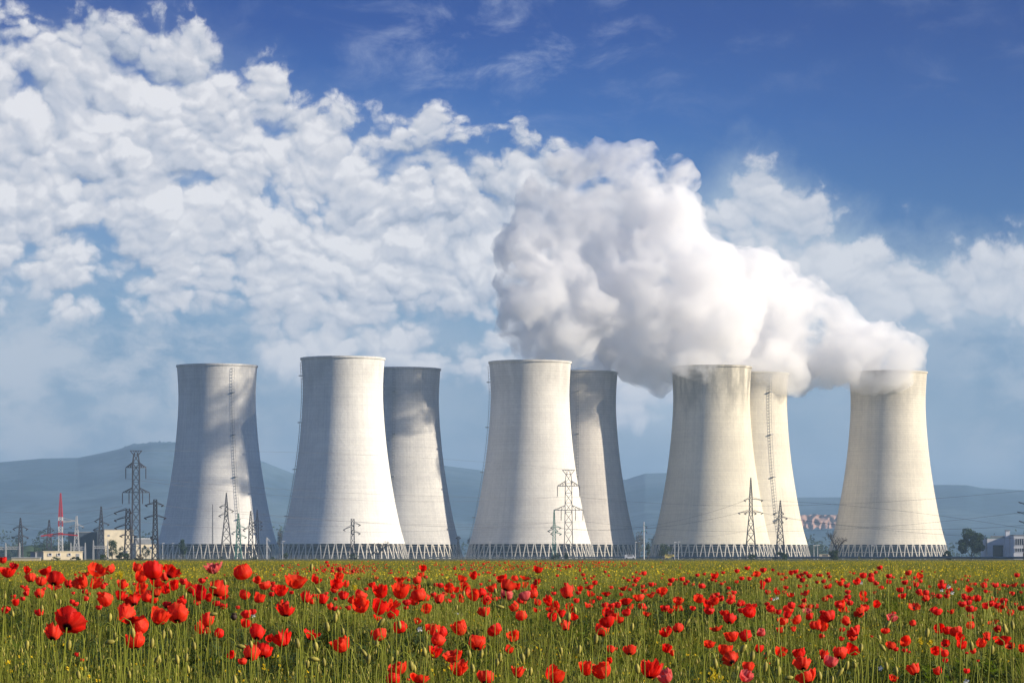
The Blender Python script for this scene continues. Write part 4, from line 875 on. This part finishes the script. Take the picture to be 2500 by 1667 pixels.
POP.sort(key=lambda p: -(p['w']*p['h'])); BIG = POP[:300]; SMALL = POP[300:]
wording(BIG); rnd = random.Random(99)
PINK = [(645,1488),(1971,1492),(1855,1547),(2178,1508),(1820,1650),(1624,1650),(2028,1613),(521,1387),(1236,1452),(1762,1461),(1280,1455)]
def poppy_stem(base, top, rad):
    L = []; b = Vector(base); t_ = Vector(top); bow = Vector((rnd.uniform(-.05,.05), rnd.uniform(-.03,.03), 0))
    for i in range(8): f = i/7; q = b.lerp(t_, f)+bow*math.sin(PI*f); L.append(q)
    return L
STEMR = .0019
for p in BIG:
    px, py, w, h = p['px'], p['py'], p['w'], p['h']; dia = rnd.uniform(.062,.078)*(1.0 if w > 25 else .95); d = dia*F/w; d = min(d, .43*F/(py-HY+4))
    d = max(d, min(9.0, 60.0/w*9)) if w < 70 else max(d, 7.2)
    dia = (1.17 if w < 50 else 1.05)*w*d/F; zc = Z(py, d)
    ratio = h/w
    if ratio > .92: nm = rnd.choice(('closed round','round cupped','cupped','crumpled'))
    elif ratio > .72: nm = rnd.choice(('round cupped','cupped','cupped','bowl-shaped','crumpled'))
    elif ratio > .58: nm = rnd.choice(('cupped','bowl-shaped','half open','floppy','crumpled'))
    else: nm = rnd.choice(('half open','wide open','floppy'))
    sh = rnd.choice([s for s in SHAPES if s[0] == nm])
    pk = any(abs(px-a)+abs(py-b) < 12 for a, b in PINK); key = 'p' if pk else rnd.choices('rbd', (4,6,.6 if w < 30 else 0))[0]
    hs = min(1.9, max(.62, 1.0*ratio/max(.3, sh[1]+.08)))
    tilt = rnd.uniform(.08, .75); az = rnd.uniform(0, 2*PI)
    if rnd.random() < .45: az = rnd.uniform(PI*.2, PI*.8)+rnd.choice((0, PI)); tilt = rnd.uniform(.2, .95)
    rot = Matrix.Rotation(az, 4, 'Z') @ Matrix.Rotation(tilt, 4, 'Y') @ Matrix.Rotation(rnd.uniform(0, 6.3), 4, 'Z')
    up = rot @ Vector((0, 0, 1)); hh = sh[1]*hs*dia; cpos = Vector((X(px, d), d, zc)); bpos = cpos-up*hh*.5
    gx, gy = rnd.uniform(-.09, .09), rnd.uniform(-.05, .12); loc = Vector((bpos.x+gx, d+gy, 0))
    adj = ('big ' if w > 40 else 'small ' if w < 17 else '')+('pink ' if pk else 'deep red ' if key == 'd' else 'red ')
    lab = f"{nm} {adj}poppy, {p['ord']} under {p['anchor']}" if p['n'] > 1 else f"{nm} {adj}poppy, alone under {p['anchor']}"
    o = empty('poppy', loc, lab, 'poppy', 'red poppies in the field')
    c = link('petals', sh[2][key], o); c.matrix_local = Matrix.Translation(bpos-loc) @ rot @ Matrix.Diagonal((dia, dia, dia*hs, 1))
    L = poppy_stem((0,0,-.01), bpos-loc, 1); L.append(L[-1]+up*.012)
    MB().tube(L, STEMR, 5).build('stem', M_STEM, o)
    if w > 22: c = link('seed_head', HEART, o); c.matrix_local = Matrix.Translation(bpos-loc) @ rot @ Matrix.Scale(dia, 4)
# the many poppies too small to tell apart, as one mass
def add_head(VV, FF, sh_v, sh_f, mtx):
    b = len(VV); VV.extend([tuple(mtx @ Vector(v)) for v in sh_v]); FF.extend([tuple(i+b for i in f) for f in sh_f])
def lowpet(seed):
    r = random.Random(seed); vs = [(0,0,0)]; fs = []; n = 9
    for j, (rr, z) in enumerate(((.32,.12),(.5,.42),(.42,.68))):
        for i in range(n): a = 2*PI*i/n; q = rr*r.uniform(.8, 1.12); vs.append((q*math.cos(a), q*math.sin(a), z*r.uniform(.8, 1.15)))
    for i in range(n):
        fs.append((0, 1+(i+1) % n, 1+i))
        for j in range(2): a = 1+j*n+i; b = 1+j*n+(i+1) % n; fs.append((a, b, b+n, a+n))
    return vs, fs
LP = [lowpet(i) for i in range(6)]; VV = []; FF = []; SB = MB()
def small_poppy(px, py, w, d):
    dia = w*d/F; zc = Z(py, d); v, f = rnd.choice(LP); rot = Matrix.Rotation(rnd.uniform(0, 6.3), 4, 'Z') @ Matrix.Rotation(rnd.uniform(0, .5), 4, 'Y')
    add_head(VV, FF, v, f, Matrix.Translation((X(px, d), d, zc-.35*dia)) @ rot @ Matrix.Scale(dia, 4))
    if d < 60: SB.tube([(X(px, d), d, zc-.3*dia), (X(px, d)+rnd.uniform(-.03,.03), d, .05)], .0017, 3, False)
for p in SMALL:
    w = max(p['w']*1.15, 5); d = min(.062*F/w, .50*F/(p['py']-HY+4)); small_poppy(p['px'], p['py'], w, d)
for i in range(640):      # distant scatter, denser where the photo shows drifts
    k = rnd.random()
    if k < .25: px = rnd.gauss(840, 55); py = rnd.uniform(1376, 1402)
    elif k < .5: px = rnd.gauss(1230, 150); py = rnd.uniform(1369, 1390)
    elif k < .62: px = rnd.gauss(1450, 60); py = rnd.uniform(1369, 1384)
    else: px = rnd.uniform(0, 2500); py = rnd.uniform(1392, 1500) if px > 1450 or px < 1000 else rnd.uniform(1385, 1470)
    d = min(.36*F/(py-HY), 150)*rnd.uniform(.8, 1); w = max(3.4, .062*F/d*rnd.uniform(.6, 1.0)); small_poppy(px, py, w, d)
me = bpy.data.meshes.new('distant_poppies'); nv = len(VV); VV += SB.v; nf = len(FF); FF += [tuple(i+nv for i in f) for f in SB.f]
me.from_pydata(VV, [], FF)
M_PFAR = mat('poppy_red_far', (.80,.022,.014), .6, .2, .4, .2, 0, .35); me.materials.append(M_PFAR); me.materials.append(M_STEM)
me.polygons.foreach_set('material_index', [0]*nf+[1]*(len(FF)-nf)); tag(link('distant_poppies', me), 'countless tiny red poppies scattered across the field', 'poppies', None, 'stuff')

# ---- buds on hooked stems
BUDS = {0: "310,1100,v 1525,960,v 1485,1440,v 1805,1260,t 1260,1065,h 790,1100,v 635,540,v 145,740,v 480,680,v 1745,1080,v 1875,980,v 1955,970,v 2230,1110,v 2140,1240,v 2035,1265,v 1195,325,v 900,1440,v 1260,785,v 690,610,v 2130,535,v 2160,1380,v 1330,1010,v 55,540,v",
 500: "1225,210,v 1300,475,t 100,745,h 1405,890,v 2025,840,t 1255,1260,h 1830,1190,t 1880,1260,v 1180,1320,v 1275,1120,v 1370,1295,v 1525,730,v 1500,790,v 2235,870,v 230,380,v 100,440,h 415,1115,h 1975,1090,v 530,1090,v 1065,1080,v 1585,945,v 2205,1205,v 345,1500,v",
 1000: "540,670,v 1040,660,h 170,1175,v 685,1205,v 1040,1240,v 825,1200,v 1005,1300,v 20,1340,v 55,1370,v 1390,1400,v 1355,1190,v 1715,815,v 1825,780,v 1900,700,v 1950,1150,v 2140,1030,v 985,480,v 620,510,v 725,1365,v 1740,1165,v 1300,1250,v",
 1500: "205,890,v 840,833,t 1585,1225,v 1755,1200,t 2000,1475,h 1870,1300,v 1885,1400,v 1160,1310,v 1735,1350,v 265,1370,v 1480,1140,t",
 2000: "790,860,t 730,1130,t 240,1410,t 150,1500,v 5,1450,v 770,1340,v 885,1390,v 1240,960,v 2220,870,v 2130,910,v 690,1030,v 480,1130,v 320,1330,v 405,1310,v 1750,1110,v 1985,1155,v"}
bl = []
for x0, s in BUDS.items():
    for q in s.split():
        a, b, k = q.split(','); bl.append(dict(px=x0+float(a)/4.704, py=1340+float(b)/4.704, k=k))
wording(bl)
for p in bl:
    big = 1.0 if p['py'] > 1500 else .75; L_px = rnd.uniform(19, 27)*big; d = rnd.uniform(.021, .026)*F/L_px; d = min(d, .55*F/(p['py']-HY+4)); ln = L_px*d/F
    c = Vector((X(p['px'], d), d, Z(p['py'], d))); k = p['k']; sg = rnd.choice((-1, 1))
    ax = Vector((0.12*sg, 0, -1)) if k == 'v' else Vector((sg*.6, 0, -.8)) if k == 't' else Vector((sg, 0, -.15))
    upr = k == 'v' and rnd.random() < .25
    if upr: ax = -ax
    ax.normalize(); loc = Vector((c.x-sg*.03+rnd.uniform(-.04,.04), d+rnd.uniform(-.03,.05), 0)); B = c-ax*ln*.5
    kk = {'v': 'upright' if upr else 'nodding', 't': 'slanting', 'h': 'sideways'}[k]
    o = empty('poppy_bud', loc, f"{kk} green poppy bud, {p['ord']} bud under {p['anchor']}", 'flower bud', 'unopened poppy buds')
    mb = MB(); ovoid(mb, c-loc, ax, ln, ln*rnd.uniform(.21,.25), 8); mb.build('bud', M_BUD, o, True)
    if upr or k == 'h' and False: pts = [Vector((0,0,-.01)), (B-loc)*.5+Vector((.01,0,0)), B-loc]
    else:
        b = B-loc; r = rnd.uniform(.010, .018); pts = [Vector((0,0,-.01)), Vector((b.x*.2-sg*.01, b.y*.5, b.z*.5)), Vector((b.x-sg*2*r, b.y, b.z-.02)), Vector((b.x-sg*1.8*r, b.y, b.z+r*.6)), Vector((b.x-sg*r, b.y, b.z+r*1.2)), Vector((b.x-sg*.3*r, b.y, b.z+r*.8)), b]
    MB().tube(pts, .0014, 5).build('stem', M_STEM, o)
# ---- white campions, yellow rape, a brown pod
def white_flower(px, py, w, lab):
    d = .030*F/w; d = min(d, .5*F/(py-HY)); dia = w*d/F; z = Z(py, d); o = empty('white_flower', (X(px, d), d, 0), lab, 'flower', 'white wildflowers'); mb = MB()
    for k in range(5):
        a = 2*PI*k/5+rnd.random(); c = Vector((math.cos(a)*dia*.27, -.004, z+math.sin(a)*dia*.27)); u = Vector((math.cos(a), 0, math.sin(a)))*dia*.25; v = Vector((-math.sin(a), .3, math.cos(a)))*dia*.17
        mb.add([c-u, c-v*.9+u*.2, c+u+v*.4, c+u*.7, c+u-v*.4, c+v*.9+u*.2], [(0,1,4,3),(0,3,2,5)])
    mb.build('petals', M_WHT, o); m2 = MB(); ovoid(m2, (0,.004,z-.002), (0,1,0), dia*.35, dia*.13, 6); m2.build('calyx', M_BUD, o)
    MB().tube([(.01,0,0),(.012,0,z*.6),(0,.003,z)], .0013, 4).build('stem', M_STEM, o)
for a in ((618,1502,12,'white flower below the right foot of the leftmost tower'),(1025,1535,14,'white flower beneath the third tower, left of the paired red poppies'),(1115,1497,9,'tiny white flower under the third tower\'s right foot'),(1889,1462,8,'left one of the two white flowers near the shorter spiked pylon'),(1897,1459,9,'right one of the two white flowers near the shorter spiked pylon'),
          (2316,1431,11,'topmost white flower under the round dark bush'),(2299,1440,9,'leftmost of three white flowers under the round dark bush'),(2325,1446,10,'rightmost of three white flowers under the round dark bush'),(2103,1422,8,'tiny white flower under the rightmost tower\'s left half'),(2149,1630,13,'white flower low in the field under the rightmost tower'),(2359,1663,15,'white flower at the bottom edge under the big round tree')):
    white_flower(*a)
def rape(px, py, w, h, lab, n):
    d = max(8.5, min(16, .14*F/w)); s = d/F; z = Z(py, d); o = empty('yellow_flower', (X(px, d), d, 0), lab, 'flower', 'yellow flowering weeds'); fm = MB(); sm = MB(); ov = Vector((0,0,z))
    sm.tube([(.01,0,0),(0,0,z*.6),(0,0,z-h*s*.3)], .0022, 5)
    for i in range(n):
        c = Vector((rnd.gauss(0,.27)*w*s, rnd.gauss(0,.2)*w*s, z+rnd.gauss(0,.26)*h*s)); sm.bar((c.x*.2, c.y*.2, z-h*s*.45), c, .0014)
        for k in range(4):
            a = PI/2*k+rnd.random()*.5; r = rnd.uniform(.006,.009); u = Vector((math.cos(a), rnd.uniform(-.5,.2), math.sin(a)))*r; v = Vector((-math.sin(a), 0, math.cos(a)))*r*.5
            fm.add([c, c+u*.6-v, c+u, c+u*.6+v], [(0,1,2,3)])
    fm.build('blossoms', M_YEL, o); sm.build('stem', M_STEM, o)
rape(1745,1650,38,34,'yellow flower cluster at the bottom edge below the sixth tower',34); rape(293,1401,17,20,'yellow flower spray between the poppy groups below the cream hall',14); rape(318,1444,10,18,'small yellow flower spray left of the poppy cluster at left',9)
rape(2246,1566,16,14,'left one of two yellow sprays under the last tower\'s right half',10); rape(2271,1568,12,12,'right one of two yellow sprays under the last tower\'s right half',8); rape(866,1433,9,10,'tiny yellow flowers under the second tower',6)
d = 10.5; z = Z(1505, d); o = empty('seed_pod', (X(571, d), d, 0), 'dark brown dried poppy pod below the pointed pylons', 'seed pod'); mb = MB(); ovoid(mb, (0,0,z), (0,0,1), .022, .011, 8); mb.lathe([(.0,z+.013),(.010,z+.012),(.010,z+.010),(0,z+.010)], 8); mb.build('capsule', M_POD, o, True); MB().tube([(.02,0,0),(.01,0,z*.5),(0,0,z-.008)], .0016, 5).build('stem', M_STEM, o)

# ---- instanced meadow growth: one stuff object
protos = bpy.data.collections.new('meadow_tufts')
class MM(MB):
    def __init__(s): super().__init__(); s.mi = []
    def mark(s, i): s.mi += [i]*(len(s.f)-len(s.mi))
def blade(mb, b, h, w, lean, rnd, seg=4):
    a = rnd.uniform(0, 2*PI); dx, dy = math.cos(a), math.sin(a); pa = rnd.uniform(0, PI); wx, wy = math.cos(pa)*w/2, math.sin(pa)*w/2; vs = []
    for i in range(seg+1):
        f = i/seg; x = b[0]+dx*lean*f*f; y = b[1]+dy*lean*f*f; z = h*f*(1-.12*f*lean/max(h, .01)); k = (1-f)**.6 if i < seg else .08
        vs += [(x-wx*k, y-wy*k, z), (x+wx*k, y+wy*k, z)]
    mb.add(vs, [(2*i, 2*i+1, 2*i+3, 2*i+2) for i in range(seg)])
def frond(mb, b, h, ln, rnd):
    a = rnd.uniform(0, 2*PI); dx, dy = math.cos(a), math.sin(a); pts = []; n = 7
    for i in range(n+1): f = i/n; pts.append(Vector((b[0]+dx*ln*f, b[1]+dy*ln*f, h*(f*1.7-f*f*.9))))
    for i in range(n):
        t_ = (pts[i+1]-pts[i]).normalized(); s = t_.cross(Vector((0,0,1))).normalized(); w = .0022
        mb.add([pts[i]-s*w, pts[i]+s*w, pts[i+1]+s*w, pts[i+1]-s*w], [(0,1,2,3)])
        if i > 0:
            for sg in (-1, 1):
                l = .055*(1-.10*i)*rnd.uniform(.7, 1.3); tip = pts[i]+s*sg*l+t_*l*.7+Vector((0,0,rnd.uniform(-.012,.014))); m = pts[i]+s*sg*l*.45+t_*l*.15
                mb.add([pts[i], m-t_*.006, tip, m+t_*.011], [(0,1,2,3)])
PR = []
def proto(name, mm, mats):
    me = mm.mesh(name, mats); me.polygons.foreach_set('material_index', mm.mi); o = bpy.data.objects.new(name, me); protos.objects.link(o); PR.append(name)
MS = [M_LF, M_LFD, M_STEM, M_BUD, M_GRS, M_STRAW, M_YEL]
for k in range(5):      # leafy
    r = random.Random(200+k); mm = MM()
    for i in range(15): frond(mm, (r.gauss(0,.035), r.gauss(0,.035)), r.uniform(.20,.46), r.uniform(.06,.17), r)
    mm.mark(0 if k % 2 else 1)
    for i in range(7): blade(mm, (r.gauss(0,.05), r.gauss(0,.05)), r.uniform(.2,.42), r.uniform(.008,.017), r.uniform(.08,.26), r)
    mm.mark(0); proto('tuft_a%d' % k, mm, MS)
for k in range(3):      # bushy dark weeds
    r = random.Random(250+k); mm = MM()
    for i in range(26): frond(mm, (r.gauss(0,.05), r.gauss(0,.05)), r.uniform(.25,.52), r.uniform(.08,.2), r)
    mm.mark(1)
    for i in range(10): blade(mm, (r.gauss(0,.06), r.gauss(0,.06)), r.uniform(.15,.40), r.uniform(.012,.022), r.uniform(.08,.2), r)
    mm.mark(0); proto('tuft_a%d' % (k+5), mm, MS)
for k in range(6):      # stems with buds
    r = random.Random(300+k); mm = MM()
    for i in range(4):
        x, y = r.gauss(0,.08), r.gauss(0,.08); h = r.uniform(.36,.66); a = r.uniform(0, 6.3); ln = r.uniform(.02,.15); tx, ty = x+math.cos(a)*ln, y+math.sin(a)*ln; hk = r.uniform(.010,.018); c, s = math.cos(a), math.sin(a)
        if r.random() < .62:
            pts = [(x,y,0),(x+c*ln*.4,y+s*ln*.4,h*.55),(tx,ty,h),(tx+c*hk*.4,ty+s*hk*.4,h+hk),(tx+c*hk*1.3,ty+s*hk*1.3,h+hk*1.1),(tx+c*hk*2,ty+s*hk*2,h-.002)]
            mm.tube(pts, .0013, 3, False); mm.mark(2); ovoid(mm, (pts[-1][0], pts[-1][1], h-.011), (c*.1,s*.1,-1), r.uniform(.015,.023), r.uniform(.0036,.005), 5); mm.mark(3)
        else: mm.tube([(x,y,0),(x+c*ln*.4,y+s*ln*.4,h*.55),(tx,ty,h)], [.0015,.0013,.0008], 3, False); mm.mark(2)
    for i in range(8): blade(mm, (r.gauss(0,.06), r.gauss(0,.06)), r.uniform(.25,.5), r.uniform(.003,.006), r.uniform(.03,.14), r)
    mm.mark(4); proto('tuft_b%d' % k, mm, MS)
for k in range(5):      # grass
    r = random.Random(400+k); mm = MM()
    for i in range(30): blade(mm, (r.gauss(0,.07), r.gauss(0,.07)), r.uniform(.25,.52), r.uniform(.003,.0065), r.uniform(.08,.34), r)
    mm.mark(4)
    for i in range(7): blade(mm, (r.gauss(0,.07), r.gauss(0,.07)), r.uniform(.35,.6), r.uniform(.002,.004), r.uniform(.02,.15), r)
    mm.mark(5)
    if k == 4:
        for i in range(3):
            c = Vector((r.gauss(0,.06), r.gauss(0,.06), r.uniform(.42,.56)))
            for q in range(3): u = Vector((r.gauss(0,1), r.gauss(0,1), r.gauss(0,1))).normalized()*.009; v = u.cross(Vector((r.gauss(0,1), r.gauss(0,1), 1))).normalized()*.006; mm.add([c-u, c-v, c+u, c+v], [(0,1,2,3)])
        mm.mark(6)
    proto('tuft_c%d' % k, mm, MS)
for k in range(5):      # coarse tufts of the far field
    r = random.Random(500+k); mm = MM()
    for i in range(46): blade(mm, (r.gauss(0,.3), r.gauss(0,.3)), r.uniform(.25,.52), r.uniform(.012,.026), r.uniform(.03,.2), r, 3)
    mm.mark(4 if k < 3 else 0)
    for i in range(16): blade(mm, (r.gauss(0,.3), r.gauss(0,.3)), r.uniform(.3,.55), r.uniform(.01,.02), r.uniform(.03,.2), r, 3)
    mm.mark(5)
    for i in range((1, 6, 3, 5, 2)[k]):
        c = Vector((r.gauss(0,.3), r.gauss(0,.3), r.uniform(.40,.54))); u = Vector((r.gauss(0,1), r.gauss(0,1), r.gauss(0,1))).normalized()*.026; v = u.cross(Vector((r.gauss(0,1), r.gauss(0,1), 1))).normalized()*.020; mm.add([c-u, c-v, c+u, c+v], [(0,1,2,3)])
    mm.mark(6); proto('tuft_d%d' % k, mm, MS)
pts = []; idx = []; scl = []; rz = []
def scatter(d0, d1, dens, pick, s0, s1, pad=1.3, z0=0.0):
    ar = .5*.335*(d1*d1-d0*d0)+2*pad*(d1-d0); n = int(ar*dens); dd = np.sqrt(RNG.uniform(d0*d0, d1*d1, n)); xx = RNG.uniform(-1, 1, n)*(.1675*dd+pad)
    for x, y in zip(xx, dd):
        nz = mnoise.noise((x*.45, y*.11, 2.0)); nb = mnoise.noise((x*1.3, y*.5, 7.0)); kind = pick(nz, nb, RNG.random())
        if kind is None: continue
        pts.append((x, y, z0)); idx.append(kind); scl.append(RNG.uniform(s0, s1)*(1+.22*nb+.42*mnoise.noise((x*1.1, y*.3, 11.0)))); rz.append(RNG.uniform(0, 6.28))
def near(nz, nb, r):
    if nz+.6*nb < -.08 and r < .7: return 5+int(RNG.integers(0, 3))
    if r < .62-.3*nz: return int(RNG.integers(0, 6))
    if r < .75: return 8+int(RNG.integers(0, 6))
    return 14+int(RNG.integers(0, 5 if nz > .0 else 4))
def far(nz, nb, r): return 19+int(min(4, max(0, 2+nz*5+RNG.normal()*1.1)))
scatter(7.6, 11.5, 60, near, .6, .78); scatter(11.5, 17, 78, near, .74, 1.0); scatter(17, 30, 55, near, .82, 1.1); scatter(30, 78, 26, near, .9, 1.2)
scatter(60, 140, 1.7, far, .85, 1.05); scatter(140, 420, .30, far, .95, 1.15)
me = bpy.data.meshes.new('meadow'); me.from_pydata(pts, [], [])
for nm, ty, val in (('tid', 'INT', idx), ('scl', 'FLOAT', scl), ('rz', 'FLOAT', rz)):
    a = me.attributes.new(nm, ty, 'POINT'); a.data.foreach_set('value', val)
mo = link('meadow', me); tag(mo, 'dense green and yellowish weeds, grass and stems filling the field', 'grass', None, 'stuff')
ng = bpy.data.node_groups.new('meadow_growth', 'GeometryNodeTree'); ng.interface.new_socket('Geometry', in_out='INPUT', socket_type='NodeSocketGeometry'); ng.interface.new_socket('Geometry', in_out='OUTPUT', socket_type='NodeSocketGeometry')
N = ng.nodes; Lk = ng.links; gi = N.new('NodeGroupInput'); go = N.new('NodeGroupOutput'); ip = N.new('GeometryNodeInstanceOnPoints'); m2p = N.new('GeometryNodeMeshToPoints'); ci = N.new('GeometryNodeCollectionInfo')
ci.inputs['Collection'].default_value = protos; ci.inputs['Separate Children'].default_value = True; ci.inputs['Reset Children'].default_value = True
def attr(nm, ty): a = N.new('GeometryNodeInputNamedAttribute'); a.data_type = ty; a.inputs['Name'].default_value = nm; return a.outputs['Attribute']
cx = N.new('ShaderNodeCombineXYZ'); Lk.new(attr('rz', 'FLOAT'), cx.inputs[2]); e2r = N.new('FunctionNodeEulerToRotation'); Lk.new(cx.outputs[0], e2r.inputs[0])
Lk.new(gi.outputs[0], m2p.inputs[0]); Lk.new(m2p.outputs[0], ip.inputs['Points']); Lk.new(ci.outputs[0], ip.inputs['Instance']); ip.inputs['Pick Instance'].default_value = True
Lk.new(attr('tid', 'INT'), ip.inputs['Instance Index']); Lk.new(e2r.outputs[0], ip.inputs['Rotation']); Lk.new(attr('scl', 'FLOAT'), ip.inputs['Scale']); Lk.new(ip.outputs[0], go.inputs[0])
md = mo.modifiers.new('growth', 'NODES'); md.node_group = ng
